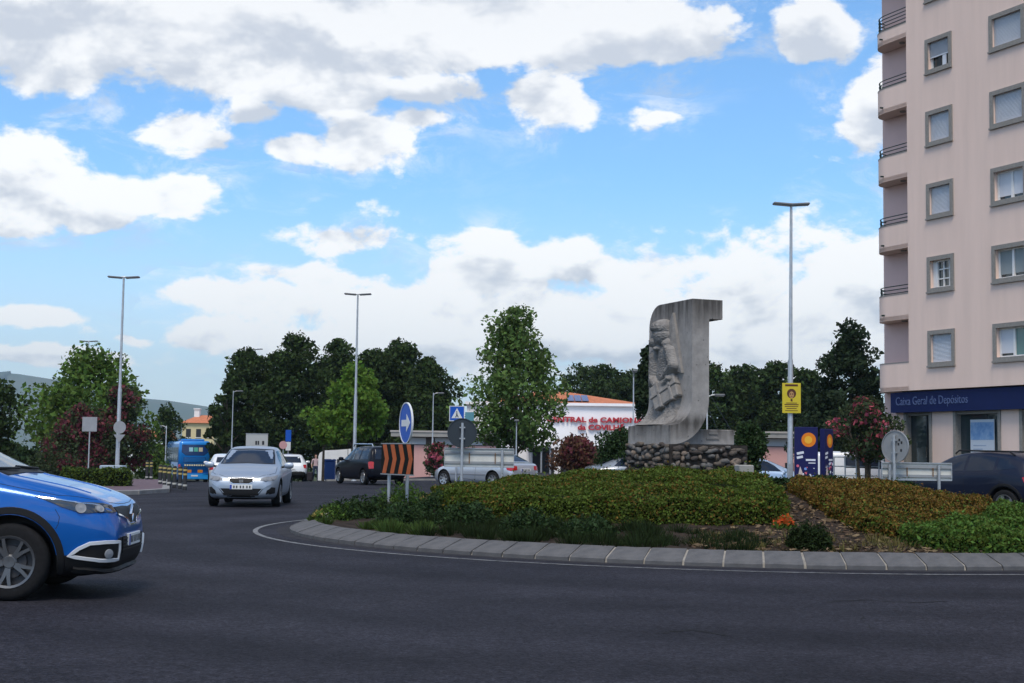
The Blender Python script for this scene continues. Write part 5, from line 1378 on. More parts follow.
c.patch('lower_intake', 'front', [(-.52, .44), (.52, .44), (.40, .28), (-.40, .28)], PLASTIC, .008)
c.plate('front', .475)
c.line('bonnet_seam', 'near', [(1.02, -.7, .90), (.5, -.74, .80), (.25, -.62, .75), (.1, -.38, .70), (.08, 0, .69), (.1, .38, .70), (.25, .62, .75), (.5, .74, .80), (1.02, .7, .90)], .012, PLASTIC, .001)
c.sides(lambda md, sg: [c.line('door_seam', md, [(1.3, .92), (1.22, .7), (1.24, .32), (2.3, .28), (2.35, .6), (2.34, .95)], .010, PLASTIC, .001), c.line('door_seam', md, [(2.34, .28), (2.95, .3), (3.15, .65), (3.25, .98)], .010, PLASTIC, .001), c.line('side_crease', md, [(.9, .70), (2, .74), (3.4, .80)], .03, silver, .008)])
c.mirror(1.42, .92)
h = c.cast('top', 2.2, 0)[0]
# driver seen through the windscreen would be hidden by the tinted, reflecting glass; headrests and wheel as dark shapes are not built

# --- dark blue crossover on the right
navy = mat('navy_paint', (.008, .012, .028), .3, .0, coat=.2, spec=.15)
c = Car('suv', navy, 'dark navy crossover car half hidden by the hedge at the right edge', wheels='five')
rw = Vector((gx(1006, 32.6), 32.6)); hd = -37; hv = Vector((math.sin(R(hd)), math.cos(R(hd)))); lv = Vector((-hv.y, hv.x))
org = rw + hv*(c.S['fo'] + c.S['wb'] - c.L/2) - lv*(c.S['W'] - .12); c.place(org.x, org.y, hd, -.02)
c.windows([(-.66, 1.12), (.66, 1.12), (.55, 1.42), (-.55, 1.42)], [(-.5, 1.14), (.5, 1.14), (.45, 1.40), (-.45, 1.40)],
          [[(1.5, 1.06), (2.35, 1.08), (2.35, 1.45), (2.05, 1.43), (1.8, 1.30)], [(2.42, 1.08), (3.15, 1.10), (3.15, 1.42), (2.42, 1.45)], [(3.22, 1.11), (3.7, 1.16), (3.45, 1.36), (3.22, 1.40)]])
for sg in (-1, 1):
    c.patch('headlight', 'near', [(.42, sg*.88, .80), (.2, sg*.76, .8), (.1, sg*.6, .76), (.1, sg*.6, .68), (.25, sg*.8, .68)], LAMP, .008)
    c.patch('tail_light', 'near', [(3.9, sg*.88, .98), (4.12, sg*.7, 1.0), (4.16, sg*.5, .95), (4.15, sg*.6, .86), (3.95, sg*.86, .85)], REDL, .008)
    z0 = c.cast('top', 2.6, sg*.56)[0].z
    MB().tube([(c.L/2 - 1.95, sg*.56, z0 - .02), (c.L/2 - 2.05, sg*.56, z0 + .055), (c.L/2 - 3.4, sg*.56, z0 + .035), (c.L/2 - 3.55, sg*.56, z0 - .05)], .02, 8).build('roof_rail', PLASTIC, c.root)
c.patch('grille', 'front', [(-.45, .66), (.45, .66), (.38, .42), (-.38, .42)], PLASTIC, .008)
c.plate('rear', .75); c.mirror(1.55, 1.06)
c.sides(lambda md, sg: [c.line('door_seam', md, [(1.38, 1.02), (1.32, .8), (1.34, .36), (2.35, .34), (2.4, .7), (2.38, 1.06)], .010, PLASTIC, .001), c.line('door_seam', md, [(2.38, .34), (3.1, .36), (3.3, .7), (3.4, 1.08)], .010, PLASTIC, .001)])

# --- silver saloon behind the island
bsil = mat('pale_silver_paint', (.52, .55, .60), .3, .55, coat=.8)
c = Car('sedan', bsil, 'silver saloon crossing behind the island, its red tail lights beside the hedge', wheels='seven')
p = Vector((gx(485, 55.5), 55.5)); c.place(p.x, p.y, -45)
c.windows([(-.6, .99), (.6, .99), (.48, 1.29), (-.48, 1.29)], [(-.58, 1.04), (.58, 1.04), (.46, 1.27), (-.46, 1.27)],
          [[(1.75, .93), (2.6, .95), (2.6, 1.29), (2.2, 1.24)], [(2.67, .95), (3.7, .98), (3.4, 1.22), (2.67, 1.29)]])
for sg in (-1, 1):
    tl = c.patch('tail_light', 'near', [(4.2, sg*.84, .84), (4.38, sg*.74, .9), (4.46, sg*.45, .88), (4.46, sg*.45, .72), (4.4, sg*.74, .68), (4.25, sg*.82, .72)], REDL, .010)
    c.patch('headlight', 'near', [(.4, sg*.83, .70), (.2, sg*.72, .69), (.1, sg*.5, .64), (.1, sg*.5, .56), (.25, sg*.75, .58)], LAMP, .008)
c.plate('rear', .72); c.mirror(1.72, .92)
c.line('bumper_strip', 'rear', [(-.7, .52), (.7, .52)], .05, PLASTIC, .012)
c.sides(lambda md, sg: [c.line('rubbing_strip', md, [(.9, .52), (3.3, .52)], .045, mat('grey_strip', (.2, .21, .23), .4), .012), c.line('door_seam', md, [(1.6, .88), (1.55, .4), (2.55, .3), (2.62, .93)], .012, PLASTIC, .001)])

# --- black estate seen from behind
black = mat('black_blue_paint', (.006, .007, .012), .3, .0, coat=.12, spec=.12)
c = Car('wagon', black, 'black estate car with roof rails driving away behind the chevron board', wheels='seven')
p = Vector((gx(369, 60), 60)); c.place(p.x, p.y, -27)
c.windows([(-.62, 1.08), (.62, 1.08), (.55, 1.48), (-.55, 1.48)], [(-.58, 1.05), (.58, 1.05), (.52, 1.46), (-.52, 1.46)],
          [[(1.45, 1.0), (2.3, 1.02), (2.3, 1.5), (2.0, 1.46), (1.7, 1.28)], [(2.38, 1.02), (3.2, 1.04), (3.2, 1.52), (2.38, 1.52)], [(3.28, 1.04), (4.05, 1.06), (3.95, 1.48), (3.28, 1.52)]])
for sg in (-1, 1):
    c.patch('tail_light', 'near', [(4.2, sg*.85, .95), (4.36, sg*.76, .98), (4.38, sg*.64, .95), (4.4, sg*.66, .68), (4.3, sg*.84, .66)], REDL, .010)
    c.patch('headlight', 'near', [(.4, sg*.84, .76), (.2, sg*.72, .76), (.1, sg*.5, .7), (.1, sg*.5, .62), (.25, sg*.75, .62)], LAMP, .012)
    MB().tube([(c.L/2 - 1.9, sg*.57, 1.57), (c.L/2 - 2.0, sg*.57, 1.68), (c.L/2 - 4.0, sg*.57, 1.67), (c.L/2 - 4.1, sg*.57, 1.56)], .022, 8).build('roof_rail', CHROME, c.root)
for x in (2.4, 3.4): MB().tube([(c.L/2 - x, -.58, 1.69), (c.L/2 - x, .58, 1.69)], .02, 8).build('roof_bar', PLASTIC, c.root)
c.plate('rear', .86); c.mirror(1.45, 1.0)
MB().tube([(c.L/2 - 1.6, .72, 1.1), (c.L/2 - 1.62, .74, 1.9)], .012, 6).build('aerial', PLASTIC, c.root)

# --- white SUV driving away, far left of centre
whitec = mat('white_car_paint', (.70, .71, .72), .3, .05, coat=.8)
c = Car('suv', whitec, 'white car driving away just behind the silver hatchback', wheels='five')
c.place(gx(290, 79), 79, -10)
c.windows([(-.66, 1.12), (.66, 1.12), (.55, 1.42), (-.55, 1.42)], [(-.56, 1.08), (.56, 1.08), (.48, 1.42), (-.48, 1.42)], [[(1.5, 1.06), (2.35, 1.08), (2.35, 1.45), (1.9, 1.36)], [(2.42, 1.08), (3.4, 1.12), (3.2, 1.42), (2.42, 1.45)]])
for sg in (-1, 1): c.patch('tail_light', 'near', [(3.95, sg*.88, 1.02), (4.1, sg*.76, 1.04), (4.13, sg*.66, 1.0), (4.12, sg*.68, .78), (3.98, sg*.86, .76)], REDL, .01)
c.plate('rear', .72); c.mirror(1.55, 1.06)
c.line('bumper_strip', 'rear', [(-.75, .48), (.75, .48)], .16, PLASTIC, .012)
# --- white car squeezed between bus and silver car
c = Car('hatch', whitec, 'white car with a red tail light, barely showing between bus and silver hatchback', wheels='five')
c.place(gx(225, 72), 72, -12)
c.windows([(-.6, 1.02), (.6, 1.02), (.5, 1.33), (-.5, 1.33)], [(-.48, 1.0), (.48, 1.0), (.42, 1.27), (-.42, 1.27)], [[(1.5, .955), (2.3, .97), (2.3, 1.33), (1.9, 1.26)]])
for sg in (-1, 1): c.patch('tail_light', 'near', [(3.75, sg*.82, .98), (3.93, sg*.7, .98), (3.97, sg*.56, .9), (3.98, sg*.58, .64), (3.82, sg*.8, .62)], REDL, .012)
c.mirror(1.42, .92)
# --- white van in the sunken car park
c = Car('van', whitec, 'white delivery van parked behind the railing below the pink oleander', 'van', 'van', wheels='five')
c.place(gx(862, 61), 61, 96, g(gx(862, 61), 61) - .52)
c.windows([(-.68, 1.2), (.68, 1.2), (.62, 1.66), (-.62, 1.66)], [(-.6, 1.15), (.6, 1.15), (.55, 1.65), (-.55, 1.65)], [[(1.1, 1.08), (1.9, 1.1), (1.9, 1.66), (1.6, 1.62)], [(2.05, 1.12), (2.95, 1.12), (2.95, 1.62), (2.05, 1.64)]])
c.mirror(1.15, 1.05)
for sg in (-1, 1): c.patch('tail_light', 'near', [(4.1, sg*.87, 1.2), (4.17, sg*.78, 1.2), (4.18, sg*.78, .8), (4.12, sg*.87, .8)], REDL, .012); c.patch('headlight', 'near', [(.4, sg*.84, .86), (.2, sg*.72, .86), (.1, sg*.55, .8), (.1, sg*.55, .68), (.25, sg*.77, .68)], LAMP, .012)
# --- pale blue car roof behind the advertising panels
pblue = mat('pale_blue_paint', (.36, .46, .60), .3, .4, coat=.8)
c = Car('hatch', pblue, 'pale blue car with only its roof showing above the hedge right of the monument', wheels='five')
c.place(gx(763, 52), 52, 88, g(gx(763, 52), 52) - .34)
c.windows([(-.6, 1.02), (.6, 1.02), (.5, 1.33), (-.5, 1.33)], [(-.48, 1.0), (.48, 1.0), (.42, 1.27), (-.42, 1.27)], [[(1.5, .955), (2.3, .97), (2.3, 1.33), (2.0, 1.31), (1.75, 1.17)], [(2.38, .97), (3.1, 1.0), (3.3, 1.12), (2.95, 1.30), (2.38, 1.33)]])
c.mirror(1.42, .92)
# --- grey car behind the monument
c = Car('sedan', mat('grey_paint', (.2, .22, .25), .3, .5, coat=.8), 'grey car mostly hidden behind the monument base', wheels='five')
c.place(gx(654, 46), 46, 84)
c.windows([(-.6, .99), (.6, .99), (.48, 1.29), (-.48, 1.29)], [(-.58, 1.04), (.58, 1.04), (.46, 1.27), (-.46, 1.27)], [[(1.75, .93), (2.6, .95), (2.6, 1.29), (2.2, 1.24)], [(2.67, .95), (3.7, .98), (3.4, 1.22), (2.67, 1.29)]])

# --- blue coach
def coach():
    bl = mat('coach_blue', (.010, .20, .58), .3, .1, coat=.8); dk = mat('coach_dark_blue', (.008, .035, .13), .25, coat=.6)
    x, y = gx(194.5, 110), 110
    root = thing('bus', 'bright blue coach seen from behind, driving away on the left', 'bus', (x, y, g(x, y)), R(18))
    # local: -y rear, x right
    W, H, L_ = 1.27, 3.28, 12.0
    bm = bmesh.new(); bmesh.ops.create_cube(bm, size=1, matrix=Matrix.Translation((0, L_/2, .32 + (H - .32)/2)) @ Matrix.Diagonal((2*W, L_, H - .32, 1)))
    for v in bm.verts:
        if v.co.z > 2: v.co.x *= .94; v.co.y += .12 if v.co.y < 1 else -.25
    bmesh.ops.bevel(bm, geom=[e for e in bm.edges if max(v.co.z for v in e.verts) > 2 or abs(e.verts[0].co.z - e.verts[1].co.z) > 1], offset=.26, segments=5, profile=.5, affect='EDGES')
    me = bpy.data.meshes.new('body'); bm.to_mesh(me); bm.free(); me.materials.append(bl); me.polygons.foreach_set('use_smooth', [True]*len(me.polygons)); link('body', me, root)
    bv = BVHTree.FromObject(root.children[0] if root.children else link('x', me), bpy.context.evaluated_depsgraph_get()) if False else BVHTree.FromPolygons([v.co for v in me.vertices], [tuple(p.vertices) for p in me.polygons])
    def patch(name, P, m, side='rear', off=.02, parent=root):
        base = resamp([(a, b, 0) for a, b in P], .15); c_ = sum(base, Vector())/len(base); n = len(base); V, Fs = [], []
        for k, s_ in enumerate((1, .97, .5)):
            for p in base:
                q = c_ + (p - c_)*s_
                h = bv.ray_cast(Vector((q.x, -2, q.y)), Vector((0, 1, 0))) if side == 'rear' else bv.ray_cast(Vector((-4 if side == 'left' else 4, q.x, q.y)), Vector((1 if side == 'left' else -1, 0, 0)))
                if h[0] is None: h = bv.find_nearest(Vector((q.x, 0, q.y)) if side == 'rear' else Vector((-W if side == 'left' else W, q.x, q.y)))
                V.append(h[0] + h[1]*(off if k else -.01))
        for k in range(2):
            for i in range(n): Fs.append((k*n + i, k*n + (i+1) % n, (k+1)*n + (i+1) % n, (k+1)*n + i))
        Fs.append(tuple(2*n + i for i in range(n))); return MB().add(V, Fs).build(name, m, parent)
    rw_ = patch('rear_window', [(-1.0, 3.0), (1.0, 3.0), (1.02, 2.4), (.7, 2.16), (-.7, 2.16), (-1.02, 2.4)], dk)
    for i, (a, cc) in enumerate(((-.45, (.35, .62, .72)), (-.08, (.10, .42, .30)), (.28, (.55, .50, .35)))): patch('window_sticker', [(a, 2.78), (a + .3, 2.78), (a + .3, 2.46), (a, 2.46)], mat('sticker_%d' % i, cc, .5), off=.035, parent=rw_)
    vt = patch('engine_vent', [(-.85, 2.02), (.85, 2.02), (.85, 1.62), (-.85, 1.62)], dk)
    for k in range(4): MB().box(-.8, .8, -.075, -.05, 1.66 + k*.09, 1.70 + k*.09).build('vent_slat', bl, vt)
    lt = mat('coach_lettering', (.72, .70, .45), .5)
    for i in range(9): MB().box(-.78 + i*.175, -.66 + i*.175, -.045, -.01, 1.36, 1.47).build('lettering_stroke', lt, root)
    patch('bumper', [(-1.2, .78), (1.2, .78), (1.15, .36), (-1.15, .36)], mat('coach_bumper', (.012, .24, .62), .35, coat=.6), off=.06)
    for sg in (-1, 1):
        patch('tail_light', [(sg*1.08, 1.5), (sg*1.2, 1.45), (sg*1.2, .85), (sg*1.02, .85)], REDL, off=.03)
        patch('reflector', [(sg*.15 + .08*sg, 1.06), (sg*.62, 1.06), (sg*.62, .84), (sg*.15 + .08*sg, .84)], AMBER, off=.03)
    patch('number_plate', [(.0 - .26, .66), (.26, .66), (.26, .55), (-.26, .55)], PLATE, off=.075)
    for sd in ('left', 'right'):
        for i in range(6): patch('side_window', [(.7 + i*1.85, 2.78), (2.45 + i*1.85, 2.78), (2.45 + i*1.85, 1.75), (.7 + i*1.85, 1.75)], GLASS, sd, .015)
        patch('side_graphic', [(.4, 1.6), (6.4, 1.6), (7.2, .55), (.4, .55)], mat('coach_graphic', (.45, .55, .68), .5, c2=(.15, .3, .55), scale=2), sd, .012)
    ty = MB().lathe([(.3, -.13), (.44, -.14), (.48, -.1), (.48, .1), (.44, .14), (.3, .13)], 24, 'X', closed=True).mesh('wheel', RUBBER, True)
    rm = MB().lathe([(.001, -.08), (.2, -.1), (.3, -.12)], 20, 'X').mesh('rim', ALLOY, True)
    for yy in (2.9, 9.3):
        for sg in (-1, 1): w = link('wheel', ty, root); w.location = (sg*(W - .13), yy, .48); w.rotation_euler.z = 0 if sg < 0 else math.pi; link('rim', rm, w)
    MB().box(-W + .08, W - .08, .3, L_ - .4, .3, .5).build('underbody', PLASTIC, root)
    MB().box(-.9, .9, 2, 5, H, H + .16, ch=.05).build('roof_unit', bl, root)
coach()
# ------------------------------------------------------------------ street furniture, signs, people
SIGNB = mat('sign_blue', (.012, .085, .42), .4)
SIGNW = mat('sign_white', (.62, .63, .63), .45)
SIGNBACK = mat('sign_back_grey', (.30, .31, .32), .5, .3, var=.08, scale=4)
DARKB = mat('sign_back_dark', (.035, .045, .055), .55)
def lamp_post(px, Y, ytop, label, heads=2, r=.085, z=None, arm=.58, rz=0, group='double-headed lamp posts', lean=0):
    x = gx(px, Y); z0 = g(x, Y) if z is None else z; h = zt(px, ytop, Y) - z0; root = thing('lamp_post', label, 'lamp post', (x, Y, z0), rz, group)
    if lean: root.rotation_euler.y = lean
    MB().lathe([(r*1.7, -.1), (r*1.7, .02), (r*1.15, .05), (r*1.1, 1.3), (r*1.02, 1.33), (r*.95, h*.45), (r*.72, h*.46), (r*.5, h), (.001, h + .03)], 14).build('pole', STEEL, root, smooth=True)
    MB().box(-.06, .06, -r*1.14, -r*1.02, .5, .9).build('service_hatch', STEEL, root)
    if heads == 2:
        MB().tube([(-arm*.5, 0, h - .03), (0, 0, h + .01), (arm*.5, 0, h - .03)], .03, 8).build('crossarm', STEEL, root)
        for sg in (-1, 1):
            M_ = Matrix.Translation((sg*arm*.66, 0, h - .01)) @ Matrix.Rotation(-sg*R(4), 4, 'Y')
            hd = MB().box(-.30, .30, -.14, .14, -.035, .035, M=M_, ch=.02).build('lamp_head', mat('lamp_grey', (.16, .165, .17), .5, .3), root)
            MB().box(-.28, .28, -.11, .11, -.042, -.036, M=M_).build('lens', mat('lamp_lens', (.5, .52, .54), .2), hd)
    else:
        MB().tube([(0, 0, h - .22), (-.05, 0, h - .06), (-.2, 0, h), (-.36, 0, h + .01)], [.035, .03, .026, .024], 8).build('arm', STEEL, root, smooth=True)
        hd = MB().box(-.72, -.30, -.1, .1, h - .04, h + .05, ch=.025).build('lamp_head', mat('lamp_grey', (.16, .165, .17), .5, .3), root)
        MB().box(-.68, -.34, -.08, .08, h - .047, h - .041).build('lens', mat('lamp_lens', (.5, .52, .54), .2), hd)
    return root
lamp_post(117, 62, 277, 'tall double-headed lamp post carrying two round signs, on the left pavement')
lamp_post(354, 72, 294, 'tall double-headed lamp post in front of the bright green tree')
lamp_post(790, 45, 204, 'tall double-headed lamp post carrying the yellow poster', arm=.42, lean=.006)
lamp_post(251, 118, 349, 'distant double-headed lamp post in front of the dark trees, behind the silver hatchback')
lamp_post(84, 108, 341, 'distant double-headed lamp post rising above the broad tree on the left')
lamp_post(231, 104, 391, 'thin single-arm lamp post right of the blue bus', 1, .06, rz=math.pi, group='single-arm lamp posts')
lamp_post(432, 95, 393, 'thin single-arm lamp post behind the blue arrow sign', 1, .06, rz=math.pi, group='single-arm lamp posts')
lamp_post(633, 60, 372, 'thin grey pole just left of the monument', 1, .05, rz=math.pi/2, group='single-arm lamp posts')
lamp_post(707, 58, 395, 'short thin lamp pole just right of the monument slab', 1, .05, rz=math.pi, group='single-arm lamp posts')
lamp_post(165, 92, 426, 'short thin lamp post left of the blue bus', 1, .05, group='single-arm lamp posts')
lamp_post(516, 61, 421, 'short grey pole beside the trunk of the large central tree', 1, .045, rz=math.pi/2, group='single-arm lamp posts')

def disc(b, r, y0, y1, M=None, n=40): return b.lathe([(.001, y0), (r, y0), (r, y1), (.001, y1)], n, 'Y', M)
def sign_set(px, Y, facing, label, label2, disc_px_y, board_y, zf, round_face, board=True, post_px=None, width=1.42, bh=.5, r=.33, second=True):
    """round sign on a post, in front of a board on two posts; facing = degrees the face is turned to (0 = towards camera)"""
    pass
# near set: blue arrow disc + orange chevron board, at the left of the island
def arrow_sign():
    Y = 24.2; x = gx(405.5, Y); z0 = mound(x, Y); zc = zt(405, 423, Y)
    root = thing('road_sign', 'round blue sign with a white arrow pointing right at the left of the island', 'road sign', (x, Y, z0), R(-68), 'signs on the island')
    MB().tube([(0, .035, -.1), (0, .035, zc - z0 + .2)], .03, 12).build('post', STEEL, root, smooth=True)
    h = zc - z0; Mz = Matrix.Translation((0, 0, h))
    pl = disc(MB(), .35, -.012, .0, Mz).build('disc', SIGNB, root)
    MB().lathe([(.352, -.02), (.352, .012), (.335, .012), (.335, -.02)], 40, 'Y', Mz, closed=True).build('rim', SIGNW, pl)
    disc(MB(), .33, .001, .006, Mz).build('back', SIGNBACK, pl)
    a = MB(); ar = [(-.23, -.055), (.04, -.055), (.04, -.15), (.25, 0), (.04, .15), (.04, .055), (-.23, .055)]
    a.prism(ar, .013, .016, Mz @ Matrix.Rotation(R(90), 4, 'X')); a.build('arrow', SIGNW, pl)
    for q in (-.1, .1): MB().box(-.05, .05, .002, .07, h + q - .015, h + q + .015).build('bracket', STEEL, root)
arrow_sign()
def chevron_board():
    Y = 23.95; xa, xb = gx(388, Y), gx(408.5, Y); x = gx(397, Y); z0 = mound(x, Y); zc = zt(395, 459, Y)
    root = thing('chevron_board', 'orange and black chevron board below the blue arrow sign', 'road sign', (x, Y, z0), R(-62), 'signs on the island')
    h = zc - z0; W = .66 ; H = .25
    bd = MB().box(-W, W, -.012, .012, h - H, h + H, ch=.005).build('board', mat('chevron_black', (.008, .010, .009), .6, spec=.05), root)
    MB().box(-W - .01, W + .01, -.02, .02, h + H, h + H + .018).box(-W - .01, W + .01, -.02, .02, h - H - .018, h - H).build('frame', SIGNBACK, bd)
    orange = mat('chevron_orange', (.42, .095, .022), .5, var=.15, scale=6)
    for i in range(4):
        c = -.60 + i*.335; w = .16; t = .11
        b = MB(); P = [(c, H - .005), (c + w, H - .005), (min(W, c + w + t), 0), (c + w, -H + .005), (c, -H + .005), (min(W, c + t), 0)]
        b.add([(p[0], -.0155, h + p[1]) for p in P] + [(p[0], -.0125, h + p[1]) for p in P], [(0,1,2,5), (5,2,3,4)] + [(j, (j+1) % 6, (j+1) % 6 + 6, j + 6) for j in range(6)])
        b.build('chevron', orange, bd)
    for sx in (-.42,): MB().tube([(sx, .04, -.1), (sx, .04, h + H)], .03, 10).build('post', STEEL, root, smooth=True)
chevron_board()
def back_sign(px, Y, y_c, rad, bx0, bx1, by0, by1, posts, dcol, rz, lab1, lab2, bY=None):
    """a sign set seen from behind: disc back and board back"""
    x = gx(px, Y); z0 = mound(x, Y); zc = zt(px, y_c, Y) - z0
    root = thing('road_sign', lab1, 'road sign', (x, Y, z0), R(rz), 'signs on the island'); Mz = Matrix.Translation((0, 0, zc))
    MB().tube([(0, -.04, -.1), (0, -.04, zc + .22)], .03, 12).build('post', STEEL, root, smooth=True)
    ds = disc(MB(), rad, -.006, .006, Mz).build('disc_back', dcol, root)
    MB().lathe([(rad + .002, -.018), (rad + .002, .014), (rad - .018, .014), (rad - .018, -.018)], 40, 'Y', Mz, closed=True).build('rim', DARKB if dcol is DARKB else SIGNBACK, ds)
    for q in (-.12, .12): MB().box(-.06, .06, -.05, -.007, zc + q - .015, zc + q + .015).build('bracket', STEEL, root)
    if dcol is not DARKB:
        for q, (a, c_) in enumerate(((.08, .1), (.13, .05), (.12, -.1), (.06, .02))): MB().box(a, a + .04, -.0085, -.007, zc + c_, zc + c_ + .05).build('sticker_remnant', INK, ds)
    Yb = bY or Y + .15; xa, xb = gx(bx0, Yb), gx(bx1, Yb); xm = (xa + xb)/2; z1 = mound(xm, Yb); za, zb_ = zt((bx0+bx1)/2, by1, Yb) - z1, zt((bx0+bx1)/2, by0, Yb) - z1; W = (xb - xa)/2
    r2 = thing('direction_board', lab2, 'road sign', (xm, Yb, z1), 0, 'signs on the island')
    pm = mat('board_back_pale', (.55, .55, .51), .6, var=.1, scale=5)
    bd = MB().box(-W, W, 0, .015, za, zb_).build('board_back', pm, r2)
    rim = MB().box(-W - .01, W + .01, -.03, .02, zb_, zb_ + .02).box(-W - .01, W + .01, -.03, .02, za - .02, za).box(-W - .012, -W, -.03, .02, za, zb_).box(W, W + .012, -.03, .02, za, zb_).build('frame', STEEL, bd)
    for q in (.22, .78): MB().box(-W, W, -.03, -.001, za + (zb_ - za)*q - .025, za + (zb_ - za)*q + .025).build('stiffener', SIGNBACK, bd)
    for q in (-.3, .45): MB().box(W*q, W*q + .02, -.0335, -.031, za + .06, zb_ - .08).build('rust_streak', mat('rust', (.17, .085, .03), .9), bd)
    for pp in posts: xx = gx(pp, Yb) - xm; MB().tube([(xx, -.06, -.15), (xx, -.06, zb_ - .02)], .03, 10).build('post', STEEL, r2, smooth=True)
back_sign(461.5, 31.0, 433, .32, 444.5, 513.5, 449, 466.5, (502,), DARKB, 8, 'round sign seen from its dark back behind the large hedge', 'long pale board seen from behind, in front of the silver saloon')
back_sign(895.5, 27.5, 446.5, .31, 882, 951, 463.5, 479.5, (889, 938), SIGNBACK, -52, 'round sign seen from its pale back in front of the bank', 'long pale board seen from behind, beside the navy car')
# blue pedestrian-crossing sign across the road
def crossing_sign():
    Y = 52; x = gx(456, Y); z0 = g(x, Y); zc = zt(455, 413.5, Y) - z0
    root = thing('crossing_sign', 'square blue pedestrian-crossing sign above the dark round sign', 'road sign', (x, Y, z0), R(4), 'street signs')
    MB().tube([(0, .03, -.1), (0, .03, zc + .3)], .03, 10).build('post', STEEL, root, smooth=True)
    s = .28; pl = MB().box(-s, s, -.01, .01, zc - s, zc + s, ch=.004).build('plate', SIGNB, root)
    for a in ((-s, -s + .025, -s, s), (s - .025, s, -s, s), (-s + .025, s - .025, -s, -s + .025), (-s + .025, s - .025, s - .025, s)): MB().box(a[0], a[1], -.013, -.0105, zc + a[2], zc + a[3]).build('white_edge', SIGNW, pl)
    MB().add([(-.2, -.014, zc - .17), (.2, -.014, zc - .17), (0, -.014, zc + .2)], [(0,1,2)]).build('white_triangle', SIGNW, pl)
    m = MB(); 
    m.tube([(-.01, -.018, zc + .01), (.0, -.018, zc - .05)], .022, 6).tube([(0, -.018, zc - .05), (-.05, -.018, zc - .13)], .014, 6).tube([(0, -.018, zc - .05), (.05, -.018, zc - .13)], .014, 6).lathe([(.001, .03), (.024, .0), (.001, -.03)], 8, 'Z', Matrix.Translation((-.01, -.018, zc + .06)))
    m.build('walking_figure', INK, pl)
    MB().box(.30, .62, .0, .02, zc - .26, zc + .06).build('side_plate', mat('teal_plate', (.10, .25, .30), .5), root)
crossing_sign()
def simple_sign(px, Y, ybase, items, label, group='street signs', cat='road sign', name='road_sign', rz=0, r=.028):
    x = gx(px, Y); z0 = g(x, Y); root = thing(name, label, cat, (x, Y, z0), rz, group); top = 0
    for kind, y0, y1, w, m in items:
        a, b = zt(px, y1, Y) - z0, zt(px, y0, Y) - z0; top = max(top, b)
        if kind == 'box':
            o = MB().box(-w/2, w/2, -.02, -.004, a, b, ch=.004).build('plate', m, root); MB().box(-w/2, w/2, -.003, .012, (a+b)/2 - .02, (a+b)/2 + .02).build('bracket', STEEL, o)
        elif kind == 'disc':
            o = disc(MB(), (b-a)/2, -.02, -.004, Matrix.Translation((0, 0, (a+b)/2))).build('disc', m, root)
        elif kind == 'tri':
            o = MB().add([(-w/2, -.004, b), (w/2, -.004, b), (0, -.004, a), (-w/2, -.02, b), (w/2, -.02, b), (0, -.02, a)], [(0,1,2), (3,5,4), (0,3,4,1), (1,4,5,2), (2,5,3,0)]).build('triangle', m, root)
    MB().tube([(0, .03, -.1), (0, .03, top)], r, 10).build('post', STEEL, root, smooth=True)
    return root
simple_sign(88, 56, 475, [('box', 417, 431.5, .58, SIGNBACK)], 'square grey sign back in front of the wine-red shrubs')
simple_sign(118.2, 61.6, 472, [('disc', 421, 433.5, .5, SIGNBACK), ('tri', 434.5, 442.5, .5, SIGNBACK)], 'round sign with a triangle below, seen from behind on the left lamp post')
simple_sign(282.5, 84, 470, [('disc', 441, 449, .5, mat('sign_red_white', (.5, .28, .28), .5))], 'small round red and white sign behind the silver hatchback')
simple_sign(287.5, 86, 470, [('box', 430, 441.5, .34, SIGNB), ('box', 442, 450.5, .30, SIGNW)], 'narrow blue sign with a white plate below, behind the silver hatchback')
def billboard():
    Y = 96; xa, xb = gx(245, Y), gx(267, Y); x = (xa+xb)/2; z0 = g(x, Y); a, b = zt(256, 446.5, Y) - z0, zt(256, 434, Y) - z0; W = (xb - xa)/2
    root = thing('information_board', 'pale grey direction board above the silver hatchback', 'road sign', (x, Y, z0), 0, 'street signs')
    bd = MB().box(-W, W, 0, .03, a, b).build('board', mat('board_grey', (.42, .43, .42), .55), root)
    MB().box(-W - .02, W + .02, -.02, .04, b, b + .04).build('frame', STEEL, bd)
    for i, (u, w_) in enumerate(((-.1, .12), (.06, .1), (.36, .14))): MB().box(u, u + w_, -.012, -.002, a + .12, a + .38).build('symbol', INK, bd)
    for sx in (-.6*W, .6*W): MB().tube([(sx, .06, -.2), (sx, .06, b)], .04, 8).build('post', STEEL, root, smooth=True)
billboard()
